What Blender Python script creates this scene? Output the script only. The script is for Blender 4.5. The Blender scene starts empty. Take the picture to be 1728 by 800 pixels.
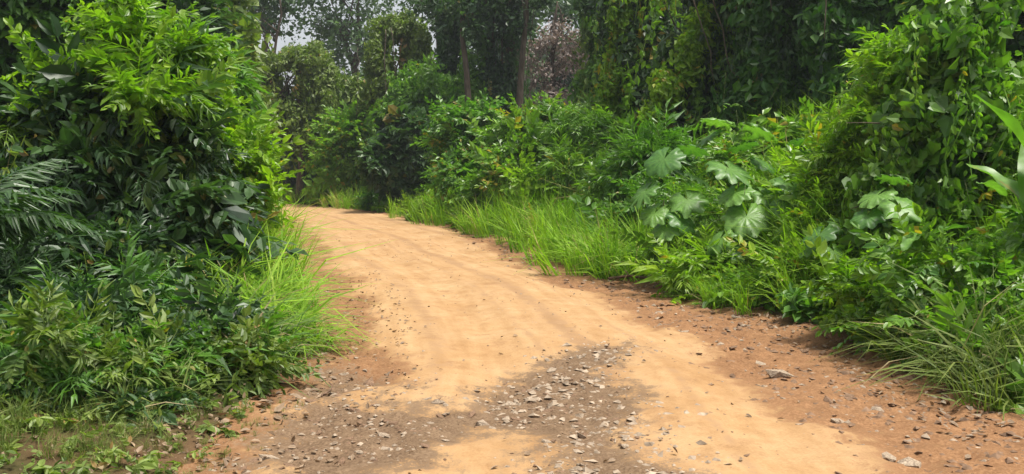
import bpy, math
import numpy as np
from mathutils import Vector, Matrix

# ------------------------------------------------------------------ camera, world, sun, exposure
scene = bpy.context.scene
R_ = math.radians
CAM_Z, PITCH, FPX = 1.6, R_(-4.2), 1496.0
cam_data = bpy.data.cameras.new('camera')
cam_data.sensor_width = 36.0
cam_data.lens = 36.0 * FPX / 1728.0
cam_data.clip_start, cam_data.clip_end = 0.05, 3000.0
cam = bpy.data.objects.new('camera', cam_data)
scene.collection.objects.link(cam)
cam.location = (0, 0, CAM_Z)
cam.rotation_euler = (math.pi / 2 + PITCH, 0, 0)
scene.camera = cam

SUN_EL, SUN_AZ = R_(72), R_(105)         # azimuth from +Y towards +X: a veiled sun high on the right
world = bpy.data.worlds.new('World')
scene.world = world
world.use_nodes = True
wn, wl = world.node_tree.nodes, world.node_tree.links
wn.clear()
sky = wn.new('ShaderNodeTexSky'); sky.sky_type = 'NISHITA'; sky.sun_disc = False
sky.sun_elevation, sky.sun_rotation = SUN_EL, SUN_AZ
sky.air_density, sky.dust_density, sky.ozone_density = 1.0, 4.0, 1.0
hs = wn.new('ShaderNodeHueSaturation'); hs.inputs['Saturation'].default_value = 0.25
bg = wn.new('ShaderNodeBackground'); bg.inputs['Strength'].default_value = 0.135
wo = wn.new('ShaderNodeOutputWorld')
wl.new(sky.outputs[0], hs.inputs['Color']); wl.new(hs.outputs[0], bg.inputs['Color']); wl.new(bg.outputs[0], wo.inputs['Surface'])

sun_data = bpy.data.lights.new('sun', 'SUN')
sun_data.energy, sun_data.angle, sun_data.color = 4.0, R_(14), (1.0, 0.95, 0.86)
sun = bpy.data.objects.new('sun', sun_data)
scene.collection.objects.link(sun)
sd = Vector((math.sin(SUN_AZ) * math.cos(SUN_EL), math.cos(SUN_AZ) * math.cos(SUN_EL), math.sin(SUN_EL)))
sun.rotation_euler = sd.to_track_quat('Z', 'Y').to_euler()
sun.location = (0, 0, 40)

vs = scene.view_settings
vs.view_transform, vs.look, vs.gamma, vs.exposure = 'Standard', 'None', 1.0, 0.57
vs.use_curve_mapping = False
cy = scene.cycles
cy.max_bounces, cy.diffuse_bounces, cy.glossy_bounces, cy.transmission_bounces, cy.transparent_max_bounces = 4, 2, 2, 3, 8
cy.filter_width = 1.5

# ------------------------------------------------------------------ helpers
rng = np.random.default_rng(7)
COL = scene.collection


def nrm(a):
    return a / np.maximum(np.linalg.norm(a, axis=-1, keepdims=True), 1e-9)


def hash2(ix, iy, seed):
    h = (ix.astype(np.int64) * 374761393 + iy.astype(np.int64) * 668265263 + seed * 1442695041) & 0xFFFFFFFF
    h = ((h ^ (h >> 13)) * 1274126177) & 0xFFFFFFFF
    return ((h ^ (h >> 16)) & 0xFFFFFF) / float(0xFFFFFF)


def vnoise(x, y, seed=0):
    x, y = np.asarray(x, float), np.asarray(y, float)
    ix, iy = np.floor(x), np.floor(y)
    fx, fy = x - ix, y - iy
    fx, fy = fx * fx * (3 - 2 * fx), fy * fy * (3 - 2 * fy)
    a, b = hash2(ix, iy, seed), hash2(ix + 1, iy, seed)
    c, d = hash2(ix, iy + 1, seed), hash2(ix + 1, iy + 1, seed)
    return (a + (b - a) * fx) * (1 - fy) + (c + (d - c) * fx) * fy


def fbm(x, y, seed=0, octv=4):
    v, amp, tot = 0, 1.0, 0
    for o in range(octv):
        v = v + amp * vnoise(x * 2 ** o, y * 2 ** o, seed + o * 17)
        tot += amp
        amp *= 0.5
    return v / tot


def sstep(a, b, x):
    t = np.clip((x - a) / (b - a), 0, 1)
    return t * t * (3 - 2 * t)


def ray(px, py):
    d = np.array([(px - 864) / FPX, 0, 0]) + np.array([0, 1, 0]) * 1.0
    v = (400 - py) / FPX
    c, s = math.cos(PITCH), math.sin(PITCH)
    return np.array([(px - 864) / FPX, c - v * s, s + v * c])


def gnd(px, py):
    """point of the photograph -> point on the flat ground"""
    r = ray(px, py)
    k = -CAM_Z / r[2]
    return np.array([r[0] * k, r[1] * k])


def col(px, depth):
    """x of a column of the photograph at a distance"""
    return (px - 864) / FPX * depth


def top(py, depth):
    r = ray(864, py)
    return CAM_Z + r[2] / r[1] * depth


# ------------------------------------------------------------------ road layout and relief
CL = np.array([(0.8, -14), (0.8, 0), (0.8, 5), (0.86, 7), (0.62, 9), (-0.05, 12.5), (-1.5, 17), (-2.9, 22), (-5.1, 28), (-7.6, 34), (-11.6, 41), (-18, 46.5), (-30, 52), (-60, 60)], float)


def catmull(P, n=24):
    out = []
    Q = np.vstack([2 * P[0] - P[1], P, 2 * P[-1] - P[-2]])
    for i in range(1, len(Q) - 2):
        p0, p1, p2, p3 = Q[i - 1], Q[i], Q[i + 1], Q[i + 2]
        for k in range(n):
            t = k / n
            out.append(0.5 * (2 * p1 + (p2 - p0) * t + (2 * p0 - 5 * p1 + 4 * p2 - p3) * t * t + (3 * p1 - p0 - 3 * p2 + p3) * t ** 3))
    out.append(P[-1])
    return np.array(out)


CLD = catmull(CL)
_seg = np.diff(CLD, axis=0)
_sl = np.concatenate([[0], np.cumsum(np.linalg.norm(_seg, axis=1))])
_tan = nrm(np.gradient(CLD, axis=0))


def road_st(x, y):
    """distance along the road and across it (right positive)"""
    x, y = np.atleast_1d(np.asarray(x, float)), np.atleast_1d(np.asarray(y, float))
    S, T = np.empty_like(x), np.empty_like(x)
    for a in range(0, len(x), 20000):
        xa, ya = x[a:a + 20000, None], y[a:a + 20000, None]
        i = np.argmin((xa - CLD[None, :, 0]) ** 2 + (ya - CLD[None, :, 1]) ** 2, axis=1)
        dx, dy = xa[:, 0] - CLD[i, 0], ya[:, 0] - CLD[i, 1]
        tx, ty = _tan[i, 0], _tan[i, 1]
        S[a:a + 20000] = _sl[i] + dx * tx + dy * ty
        T[a:a + 20000] = dx * ty - dy * tx
    return S, T


def half_width(s):
    return 2.5 + 0.0 * s


def edge_d(x, y):
    s, t = road_st(x, y)
    return np.abs(t) - 2.5, t, s


def bank(x, y):
    x, y = np.atleast_1d(np.asarray(x, float)), np.atleast_1d(np.asarray(y, float))
    e, t, s = edge_d(x, y)
    right = sstep(0.0, 6.0, e) * 2.7
    left = sstep(0.1, 4.0, e) * 0.45
    h = np.where(t > 0, right, left)
    h = h + sstep(0.0, 0.8, e) * (0.10 * (fbm(x * 0.7, y * 0.7, 3) - 0.3))
    h = h + sstep(8, 60, e) * 2.0 * (fbm(x * 0.03, y * 0.03, 5) - 0.2)
    return h, e, t, s


def ground_z(x, y):
    h, e, t, s = bank(x, y)
    return h


def poly_sd(P, x, y):
    """signed distance to a polygon, inside positive"""
    d = np.full(x.shape, 1e9)
    inside = np.zeros(x.shape, bool)
    n = len(P)
    for i in range(n):
        a, b = P[i], P[(i + 1) % n]
        e = b - a
        wx, wy = x - a[0], y - a[1]
        k = np.clip((wx * e[0] + wy * e[1]) / (e @ e + 1e-12), 0, 1)
        d = np.minimum(d, np.hypot(wx - e[0] * k, wy - e[1] * k))
        c = ((a[1] > y) != (b[1] > y)) & (x < (b[0] - a[0]) * (y - a[1]) / (b[1] - a[1] + 1e-12) + a[0])
        inside ^= c
    return np.where(inside, d, -d)


PX = lambda pts: np.array([gnd(*p) for p in pts])
GRAVEL = PX([(535, 560), (560, 612), (640, 645), (700, 668), (775, 676), (845, 645), (930, 612), (1000, 588), (1065, 588), (1045, 640), (1062, 690), (1110, 745), (1150, 810), (1190, 1000), (200, 1000), (300, 780), (430, 690), (515, 640)])
TONGUE = PX([(800, 722), (860, 745), (905, 795), (960, 900), (1000, 1020), (560, 1020), (650, 880), (690, 800), (745, 748)])
RUBBLE = PX([(760, 384), (880, 446), (950, 478), (1040, 503), (1085, 545), (1180, 568), (1260, 636), (1340, 690), (1430, 730), (1480, 800), (1560, 1000), (2300, 1000), (1800, 680), (1500, 560), (1340, 520), (1150, 460), (960, 405), (830, 378)])
LEFTSTRIP = PX([(478, 372), (500, 372), (545, 430), (590, 480), (640, 560), (660, 640), (560, 640), (530, 560), (520, 470), (470, 400)])


def new_mesh(name, V, F, tint=None, mat=None, smooth=False, attrs=None):
    """F: (n,3) or (n,4) int array"""
    me = bpy.data.meshes.new(name)
    V = np.ascontiguousarray(V, np.float32)
    F = np.ascontiguousarray(F, np.int32)
    k = F.shape[1]
    me.vertices.add(len(V)); me.vertices.foreach_set('co', V.ravel())
    me.loops.add(F.size); me.loops.foreach_set('vertex_index', F.ravel())
    me.polygons.add(len(F)); me.polygons.foreach_set('loop_start', np.arange(0, F.size, k, dtype=np.int32))
    me.polygons.foreach_set('use_smooth', np.full(len(F), smooth))
    d = dict(attrs or {})
    if tint is not None:
        d['tint'] = tint
    for nme, a in d.items():
        at = me.attributes.new(nme, 'FLOAT', 'POINT')
        at.data.foreach_set('value', np.ascontiguousarray(a, np.float32))
    me.update(calc_edges=True)
    if mat:
        me.materials.append(mat)
    return me


def link(name, me, parent=None, loc=None, kind=None):
    o = bpy.data.objects.new(name, me)
    COL.objects.link(o)
    if parent:
        o.parent = parent
    if loc is not None:
        o.location = loc
    if kind:
        o['kind'] = kind
    return o


def thing(name, label, cat, loc, group=None):
    o = bpy.data.objects.new(name, None)
    o.empty_display_size = 0.2
    COL.objects.link(o)
    o.location = loc
    tag(o, label, cat, group)
    return o


def tag(o, label, cat, group=None):
    o['label'] = label
    o['category'] = cat
    if group:
        o['group'] = group
    return o


def dup(root, loc, rz, sc, label, group=None):
    r = root.copy(); COL.objects.link(r)
    r.location = loc; r.rotation_euler = (0, 0, rz); r.scale = (sc, sc, sc)
    r['label'] = label
    if group:
        r['group'] = group
    for ch in list(root.children):
        c = ch.copy(); COL.objects.link(c); c.parent = r
        for g in list(ch.children):
            d = g.copy(); COL.objects.link(d); d.parent = c
    return r


# ------------------------------------------------------------------ materials
def mat_leaf(name, dark, light, trans=0.35, rough=0.42, tcol=None, spec=0.5, straw=None):
    m = bpy.data.materials.new(name)
    m.use_nodes = True
    n, l = m.node_tree.nodes, m.node_tree.links
    n.clear()
    out = n.new('ShaderNodeOutputMaterial')
    at = n.new('ShaderNodeAttribute'); at.attribute_name = 'tint'
    ramp = n.new('ShaderNodeValToRGB')
    ramp.color_ramp.elements[0].color = (*dark, 1)
    ramp.color_ramp.elements[1].color = (*light, 1)
    if straw:      # a few dead blades
        ramp.color_ramp.elements[1].position = 0.94
        el = ramp.color_ramp.elements.new(0.998); el.color = (*straw, 1)
    l.new(at.outputs['Fac'], ramp.inputs[0])
    tc = n.new('ShaderNodeTexCoord')
    ns = n.new('ShaderNodeTexNoise'); ns.inputs['Scale'].default_value = 9.0; ns.inputs['Detail'].default_value = 2
    l.new(tc.outputs['Object'], ns.inputs['Vector'])
    mp = n.new('ShaderNodeMapRange'); mp.inputs[1].default_value = 0.3; mp.inputs[2].default_value = 0.7
    mp.inputs[3].default_value = 0.75; mp.inputs[4].default_value = 1.2
    l.new(ns.outputs[0], mp.inputs[0])
    mul = n.new('ShaderNodeVectorMath'); mul.operation = 'SCALE'
    l.new(ramp.outputs[0], mul.inputs[0]); l.new(mp.outputs[0], mul.inputs['Scale'])
    p = n.new('ShaderNodeBsdfPrincipled')
    p.inputs['Roughness'].default_value = rough
    p.inputs['Specular IOR Level'].default_value = spec
    l.new(mul.outputs[0], p.inputs['Base Color'])
    t = n.new('ShaderNodeBsdfTranslucent')
    tm = n.new('ShaderNodeMix'); tm.data_type = 'RGBA'; tm.blend_type = 'MULTIPLY'; tm.inputs[0].default_value = 1
    l.new(mul.outputs[0], tm.inputs[6]); tm.inputs[7].default_value = (*(tcol or (1.3, 1.6, 0.5)), 1)
    l.new(tm.outputs[2], t.inputs['Color'])
    mx = n.new('ShaderNodeMixShader'); mx.inputs[0].default_value = trans
    l.new(p.outputs[0], mx.inputs[1]); l.new(t.outputs[0], mx.inputs[2])
    l.new(mx.outputs[0], out.inputs['Surface'])
    return m


def mat_simple(name, c1, c2, scale=6.0, rough=0.9, bump=0.3, stretch=(1, 1, 1)):
    m = bpy.data.materials.new(name)
    m.use_nodes = True
    n, l = m.node_tree.nodes, m.node_tree.links
    p = n['Principled BSDF']
    p.inputs['Roughness'].default_value = rough
    p.inputs['Specular IOR Level'].default_value = 0.25
    tc = n.new('ShaderNodeTexCoord')
    mpg = n.new('ShaderNodeMapping'); mpg.inputs['Scale'].default_value = stretch
    ns = n.new('ShaderNodeTexNoise'); ns.inputs['Scale'].default_value = scale; ns.inputs['Detail'].default_value = 6
    rp = n.new('ShaderNodeValToRGB')
    rp.color_ramp.elements[0].position, rp.color_ramp.elements[1].position = 0.3, 0.7
    rp.color_ramp.elements[0].color, rp.color_ramp.elements[1].color = (*c1, 1), (*c2, 1)
    l.new(tc.outputs['Object'], mpg.inputs[0]); l.new(mpg.outputs[0], ns.inputs['Vector'])
    l.new(ns.outputs[0], rp.inputs[0]); l.new(rp.outputs[0], p.inputs['Base Color'])
    b = n.new('ShaderNodeBump'); b.inputs['Strength'].default_value = bump; b.inputs['Distance'].default_value = 0.02
    l.new(ns.outputs[0], b.inputs['Height']); l.new(b.outputs[0], p.inputs['Normal'])
    return m


M = {}
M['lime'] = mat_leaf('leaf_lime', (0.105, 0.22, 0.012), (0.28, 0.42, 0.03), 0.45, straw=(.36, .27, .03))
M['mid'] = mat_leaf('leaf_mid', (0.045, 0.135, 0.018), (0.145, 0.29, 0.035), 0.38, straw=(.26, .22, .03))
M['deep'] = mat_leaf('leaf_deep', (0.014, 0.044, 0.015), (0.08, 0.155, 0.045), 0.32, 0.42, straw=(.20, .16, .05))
M['vine'] = mat_leaf('leaf_vine', (0.055, 0.15, 0.016), (0.2, 0.35, 0.035), 0.38, 0.38, straw=(.32, .25, .03))
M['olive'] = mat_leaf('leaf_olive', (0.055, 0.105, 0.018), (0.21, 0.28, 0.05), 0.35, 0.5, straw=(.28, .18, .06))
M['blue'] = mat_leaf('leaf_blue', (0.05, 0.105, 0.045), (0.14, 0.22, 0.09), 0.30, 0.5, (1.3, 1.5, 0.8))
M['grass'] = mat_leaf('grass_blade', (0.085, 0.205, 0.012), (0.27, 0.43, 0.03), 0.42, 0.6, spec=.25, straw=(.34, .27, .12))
M['grassshade'] = mat_leaf('grass_shaded', (0.035, 0.085, 0.014), (0.12, 0.19, 0.04), 0.35, 0.65, spec=.2, straw=(.25, .2, .11))  # darker copy of the grass: shade of the left hollow put into its colour
M['grassdull'] = mat_leaf('grass_dull', (0.07, 0.12, 0.02), (0.20, 0.25, 0.06), 0.35, 0.6, spec=.25, straw=(.36, .29, .16))
M['broad'] = mat_leaf('broad_leaf', (0.055, 0.155, 0.026), (0.16, 0.31, 0.055), 0.32, 0.42, None, 0.45)
M['dry'] = mat_leaf('dry_leaf', (0.17, 0.13, 0.11), (0.4, 0.34, 0.31), 0.25, 0.7, (1.2, 1.0, 0.7))
M['litter'] = mat_leaf('leaf_litter', (0.06, 0.035, 0.02), (0.26, 0.18, 0.11), 0.1, 0.7, (1.2, 1.0, 0.7))
M['bark'] = mat_simple('bark', (0.045, 0.032, 0.022), (0.13, 0.10, 0.075), 5.0, 0.9, 0.6, (3, 3, 0.6))
M['liana'] = mat_simple('liana_bark', (0.07, 0.055, 0.04), (0.17, 0.14, 0.10), 8.0, 0.9, 0.3)
M['stem'] = mat_simple('green_stem', (0.06, 0.09, 0.025), (0.13, 0.15, 0.05), 12.0, 0.6, 0.2)
M['stone'] = mat_simple('stone', (0.15, 0.11, 0.075), (0.42, 0.33, 0.24), 14.0, 0.85, 0.4)
M['stonered'] = mat_simple('stone_red', (0.11, 0.066, 0.04), (0.25, 0.155, 0.095), 14.0, 0.9, 0.4)
M['stick'] = mat_simple('dead_wood', (0.06, 0.035, 0.022), (0.18, 0.11, 0.07), 10.0, 0.9, 0.5, (1, 1, 3))


def mat_ground():
    m = bpy.data.materials.new('forest_floor')
    m.use_nodes = True
    n, l = m.node_tree.nodes, m.node_tree.links
    p = n['Principled BSDF']; p.inputs['Roughness'].default_value = 0.95; p.inputs['Specular IOR Level'].default_value = 0.1
    tc = n.new('ShaderNodeTexCoord')
    a = n.new('ShaderNodeTexNoise'); a.inputs['Scale'].default_value = 1.3; a.inputs['Detail'].default_value = 8
    b = n.new('ShaderNodeTexNoise'); b.inputs['Scale'].default_value = 14; b.inputs['Detail'].default_value = 5
    l.new(tc.outputs['Object'], a.inputs['Vector']); l.new(tc.outputs['Object'], b.inputs['Vector'])
    r = n.new('ShaderNodeValToRGB')
    r.color_ramp.elements[0].position, r.color_ramp.elements[1].position = 0.35, 0.65
    r.color_ramp.elements[0].color, r.color_ramp.elements[1].color = (0.04, 0.05, 0.015, 1), (0.13, 0.075, 0.04, 1)
    l.new(a.outputs[0], r.inputs[0])
    mx = n.new('ShaderNodeMix'); mx.data_type = 'RGBA'; mx.blend_type = 'MULTIPLY'; mx.inputs[0].default_value = 0.6
    r2 = n.new('ShaderNodeValToRGB'); r2.color_ramp.elements[0].position, r2.color_ramp.elements[1].position = 0.3, 0.7
    r2.color_ramp.elements[0].color = (0.4, 0.4, 0.4, 1)
    l.new(b.outputs[0], r2.inputs[0]); l.new(r.outputs[0], mx.inputs[6]); l.new(r2.outputs[0], mx.inputs[7])
    l.new(mx.outputs[2], p.inputs['Base Color'])
    bp = n.new('ShaderNodeBump'); bp.inputs['Strength'].default_value = 0.8; bp.inputs['Distance'].default_value = 0.05
    l.new(b.outputs[0], bp.inputs['Height']); l.new(bp.outputs[0], p.inputs['Normal'])
    return m


def mat_road():
    m = bpy.data.materials.new('dirt_road')
    m.use_nodes = True
    n, l = m.node_tree.nodes, m.node_tree.links
    p = n['Principled BSDF']; p.inputs['Roughness'].default_value = 0.95; p.inputs['Specular IOR Level'].default_value = 0.1
    tc = n.new('ShaderNodeTexCoord')

    def noise(scale, detail=6, rough=0.6):
        t = n.new('ShaderNodeTexNoise'); t.inputs['Scale'].default_value = scale; t.inputs['Detail'].default_value = detail
        t.inputs['Roughness'].default_value = rough
        l.new(tc.outputs['Object'], t.inputs['Vector'])
        return t.outputs[0]

    def ramp(fac, p0, c0, p1, c1):
        r = n.new('ShaderNodeValToRGB'); e = r.color_ramp.elements
        e[0].position, e[1].position = p0, p1
        e[0].color, e[1].color = (*c0, 1), (*c1, 1)
        l.new(fac, r.inputs[0])
        return r.outputs[0]

    def mix(f, a, b, blend='MIX'):
        x = n.new('ShaderNodeMix'); x.data_type = 'RGBA'; x.blend_type = blend
        if isinstance(f, float):
            x.inputs[0].default_value = f
        else:
            l.new(f, x.inputs[0])
        l.new(a, x.inputs[6]); l.new(b, x.inputs[7])
        return x.outputs[2]

    def attr(nm):
        a = n.new('ShaderNodeAttribute'); a.attribute_name = nm
        return a.outputs['Fac']
    fine, med, big = noise(55, 5, 0.7), noise(7, 6), noise(1.1, 5)
    sand = mix(ramp(big, 0.35, (0, 0, 0), 0.65, (1, 1, 1)), ramp(med, 0.3, (0.35, 0.208, 0.097), 0.7, (0.43, 0.273, 0.136)), ramp(med, 0.3, (0.405, 0.26, 0.132), 0.7, (0.48, 0.325, 0.178)))
    grav = mix(ramp(fine, 0.35, (0, 0, 0), 0.62, (1, 1, 1)), ramp(med, 0.3, (0.085, 0.053, 0.032), 0.7, (0.145, 0.092, 0.054)), ramp(med, 0.3, (0.165, 0.107, 0.064), 0.7, (0.25, 0.17, 0.105)))
    red = mix(ramp(fine, 0.35, (0, 0, 0), 0.62, (1, 1, 1)), ramp(med, 0.3, (0.13, 0.062, 0.03), 0.7, (0.235, 0.12, 0.058)), ramp(med, 0.3, (0.23, 0.125, 0.062), 0.7, (0.34, 0.19, 0.095)))
    # the edges between the soils are frayed by the finer noises
    def fray(a):
        ad = n.new('ShaderNodeMath'); ad.operation = 'ADD'
        sc = n.new('ShaderNodeMath'); sc.operation = 'MULTIPLY_ADD'; sc.inputs[1].default_value = 1.4; sc.inputs[2].default_value = -0.7
        l.new(med, sc.inputs[0]); l.new(a, ad.inputs[0]); l.new(sc.outputs[0], ad.inputs[1])
        s2 = n.new('ShaderNodeMath'); s2.operation = 'MULTIPLY_ADD'; s2.inputs[1].default_value = 1.3; s2.inputs[2].default_value = -0.65
        l.new(fine, s2.inputs[0])
        a2 = n.new('ShaderNodeMath'); a2.operation = 'ADD'; l.new(ad.outputs[0], a2.inputs[0]); l.new(s2.outputs[0], a2.inputs[1])
        return ramp(a2.outputs[0], 0.32, (0, 0, 0), 0.62, (1, 1, 1))
    cv = n.new('ShaderNodeCombineXYZ')
    l.new(attr('across'), cv.inputs[0]); l.new(attr('along'), cv.inputs[1])
    st = n.new('ShaderNodeTexNoise'); st.inputs['Scale'].default_value = 1.0; st.inputs['Detail'].default_value = 5
    mpv = n.new('ShaderNodeVectorMath'); mpv.operation = 'MULTIPLY'; mpv.inputs[1].default_value = (7.0, 0.55, 1.0)
    l.new(cv.outputs[0], mpv.inputs[0]); l.new(mpv.outputs[0], st.inputs['Vector'])
    sand = mix(0.75, sand, ramp(st.outputs[0], 0.32, (0.84, 0.78, 0.72), 0.6, (1.04, 1.03, 1.02)), 'MULTIPLY')
    blot = noise(2.6, 7, 0.65)
    sand = mix(ramp(blot, 0.56, (0, 0, 0), 0.72, (0.55, 0.55, 0.55)), sand, red)
    sand = mix(fray(attr('rut')), sand, ramp(med, 0.3, (0.25, 0.145, 0.075), 0.7, (0.36, 0.225, 0.12)))
    c = mix(fray(attr('red')), sand, red)
    c = mix(fray(attr('gravel')), c, grav)
    c = mix(0.5, c, ramp(fine, 0.3, (0.55, 0.5, 0.45), 0.7, (1, 1, 1)), 'MULTIPLY')
    l.new(c, p.inputs['Base Color'])
    b1 = n.new('ShaderNodeBump'); b1.inputs['Strength'].default_value = 0.4; b1.inputs['Distance'].default_value = 0.012
    b2 = n.new('ShaderNodeBump'); b2.inputs['Strength'].default_value = 0.6; b2.inputs['Distance'].default_value = 0.008
    l.new(med, b1.inputs['Height']); l.new(fine, b2.inputs['Height']); l.new(b1.outputs[0], b2.inputs['Normal'])
    l.new(b2.outputs[0], p.inputs['Normal'])
    return m


M['ground'], M['road'] = mat_ground(), mat_road()

# ------------------------------------------------------------------ ground sheet and road
def axis(lo, hi, fine_lo, fine_hi, step, grow=1.18):
    a = list(np.arange(fine_lo, fine_hi, step))
    s, v = step, fine_hi
    while v < hi:
        a.append(v); s *= grow; v += s
    a.append(hi)
    s, v, b = step, fine_lo, []
    while True:
        s *= grow; v -= s
        if v <= lo:
            break
        b.append(v)
    return np.array([lo] + b[::-1] + a)


gx, gy = axis(-900, 900, -16, 14, 0.32), axis(-60, 1500, 2, 50, 0.34)
X, Y = np.meshgrid(gx, gy)
xf, yf = X.ravel(), Y.ravel()
h, e, t_, s_ = bank(xf, yf)
h = h - sstep(0.35, -0.15, e) * 0.22
idx = np.arange(len(xf)).reshape(X.shape)
F = np.stack([idx[:-1, :-1], idx[:-1, 1:], idx[1:, 1:], idx[1:, :-1]], -1).reshape(-1, 4)
o = link('ground', new_mesh('ground', np.stack([xf, yf, h], 1), F, mat=M['ground'], smooth=True), kind='structure')
o['label'] = 'forest floor and low banks beside the dirt road'

# rows follow the road, closer together near the camera
srow = [float(_sl[np.argmin(np.abs(CLD[:, 1] - 3.0))])]
s0 = srow[0]
while srow[-1] < _sl[-1] - 1:
    d = max(3.2, srow[-1] - s0 + 3.2)
    srow.append(srow[-1] + 0.0058 * d)
srow = np.concatenate([np.linspace(0.5, s0 - 0.3, 30), srow])
tcol = np.linspace(-3.5, 3.5, 200)
ci = np.stack([np.interp(srow, _sl, CLD[:, 0]), np.interp(srow, _sl, CLD[:, 1])], 1)
ti = nrm(np.stack([np.interp(srow, _sl, _tan[:, 0]), np.interp(srow, _sl, _tan[:, 1])], 1))
RX = ci[:, None, 0] + tcol[None, :] * ti[:, None, 1]
RY = ci[:, None, 1] - tcol[None, :] * ti[:, None, 0]
rx, ry = RX.ravel(), RY.ravel()
rs = np.repeat(srow, len(tcol)); rt = np.tile(tcol, len(srow))
wob = (fbm(rx * 1.6, ry * 1.6, 11, 5) - 0.5) * 1.5 + (fbm(rx * 6, ry * 6, 13) - 0.5) * 0.5
gsd = np.minimum(poly_sd(GRAVEL, rx, ry), -poly_sd(TONGUE, rx, ry)) + wob * 0.5
g_mask = sstep(-0.6, 0.65, gsd) * (0.55 + 0.45 * sstep(0.38, 0.55, fbm(rx * 1.3, ry * 1.3, 19)))
rsd = np.maximum(poly_sd(RUBBLE, rx, ry), poly_sd(LEFTSTRIP, rx, ry)) + wob * 0.5
edge = sstep(1.75, 2.5, np.abs(rt) + wob * 0.5)
r_mask = 1.12 * np.maximum(sstep(-0.5, 0.35, rsd) * (0.72 + 0.28 * sstep(0.35, 0.6, fbm(rx * 0.9, ry * 0.9, 23))), edge * np.where(rt > 0, 0.9, 0.7))

_w = 0.25 * (fbm(rs * 0.12, rs * 0 + 3, 51) - 0.5)
rut = sum(a_ * np.exp(-((rt - c_ - _w + .12 * (fbm(rs * .6, rs * 0 + c_, 53) - .5)) / w_) ** 2) for c_, w_, a_ in ((-.1, .16, .75), (-1.45, .15, .55), (1.3, .2, .6), (-.55, .06, .5), (.42, .06, .5))) * (.35 + .9 * fbm(rx * .7, ry * .7, 57))


def road_z(x, y, t=None, s=None, g=None, r=None):
    z = 0.05 * (1 - (t / 3.0) ** 2)
    z = z + 0.10 * (fbm(x * 0.5, y * 0.5, 31) - 0.5)
    z = z + 0.03 * (fbm(x * 2.2, y * 2.2, 37) - 0.5) + 0.012 * (fbm(x * 9, y * 9, 39) - 0.5)
    z = z - 0.05 * g - 0.06 * r
    rough = 0.15 + 0.85 * np.maximum(g, r)
    z = z + rough * 0.08 * (fbm(x * 7, y * 7, 41, 4) - 0.5)
    # shallow wheel tracks
    for tc0 in (-0.95, 0.75):
        z = z - 0.045 * np.exp(-((t - tc0 - 0.25 * (fbm(s * 0.12, s * 0 + 3, 51) - 0.5)) / 0.28) ** 2)
    return z


rz = road_z(rx, ry, rt, rs, g_mask, r_mask)
lip = sstep(2.3, 3.5, np.abs(rt))
bz, _, _, _ = bank(rx, ry)
rz = rz * (1 - lip) + (bz - 0.02 - 0.25 * sstep(2.9, 3.5, np.abs(rt) + wob * 0.6)) * lip
# fallen berm along the right verge
rz = rz + 0.10 * np.exp(-((rt - 2.45) / 0.3) ** 2) * fbm(rx * 1.5, ry * 1.5, 61)
idx = np.arange(len(rx)).reshape(RX.shape)
F = np.stack([idx[:-1, :-1], idx[:-1, 1:], idx[1:, 1:], idx[1:, :-1]], -1).reshape(-1, 4)
o = link('dirt_road', new_mesh('dirt_road', np.stack([rx, ry, rz], 1), F, mat=M['road'], smooth=True, attrs={'gravel': g_mask, 'red': r_mask, 'across': rt, 'along': rs, 'rut': rut}), kind='structure')
o['label'] = 'sandy orange dirt road curving away to the left'
ROAD_GRID = (srow, tcol, rz.reshape(RX.shape), g_mask.reshape(RX.shape), r_mask.reshape(RX.shape))


def road_lookup(x, y):
    s, t = road_st(x, y)
    i = np.clip(np.searchsorted(srow, s), 0, len(srow) - 1)
    j = np.clip(np.round((t + 3.5) / 7 * (len(tcol) - 1)).astype(int), 0, len(tcol) - 1)
    return ROAD_GRID[2][i, j], ROAD_GRID[3][i, j], ROAD_GRID[4][i, j], s, t


def surf_z(x, y):
    """top surface: road or ground"""
    x, y = np.atleast_1d(np.asarray(x, float)), np.atleast_1d(np.asarray(y, float))
    z, g, r, s, t = road_lookup(x, y)
    gz = ground_z(x, y) - sstep(0.35, -0.15, np.abs(t) - 2.5) * 0.22
    return np.where(np.abs(t) < 3.45, np.maximum(z, gz), gz)


# ------------------------------------------------------------------ leaf and spray templates (verts, tris, tint)
def join(parts):
    V, F, T, o_ = [], [], [], 0
    for v, f, t in parts:
        V.append(v); F.append(f + o_); T.append(t); o_ += len(v)
    return np.vstack(V), np.vstack(F), np.concatenate(T)


def leaf_shape(kind, r):
    if kind == 'diamond':
        v = np.array([(0, 0, 0), (.27, .45, .05), (0, 1, -.1), (-.27, .45, .05)], float)
        f = np.array([(0, 1, 2), (0, 2, 3)])
    elif kind == 'oval':
        v = np.array([(0, 0, 0), (.25, .28, .06), (.2, .7, .03), (0, 1, -.1), (-.2, .7, .03), (-.25, .28, .06)], float)
        f = np.array([(0, 1, 2), (0, 2, 3), (0, 3, 4), (0, 4, 5)])
    elif kind == 'heart':
        v = np.array([(0, .06, 0), (.3, -.05, .05), (.42, .32, .05), (0, 1, -.14), (-.42, .32, .05), (-.3, -.05, .05)], float)
        f = np.array([(0, 1, 2), (0, 2, 3), (0, 3, 4), (0, 4, 5)])
    elif kind == 'lance':
        v = np.array([(0, 0, 0), (.085, .45, .03), (0, .47, 0), (-.085, .45, .03), (0, 1, -.22)], float)
        f = np.array([(0, 1, 2), (0, 2, 3), (1, 4, 2), (2, 4, 3)])
    v = v.copy()
    v[:, 2] += -0.10 * v[:, 1] ** 2 * r.uniform(0.2, 2.0)
    v[:, 0] *= r.uniform(0.85, 1.15)
    return v, f


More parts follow.
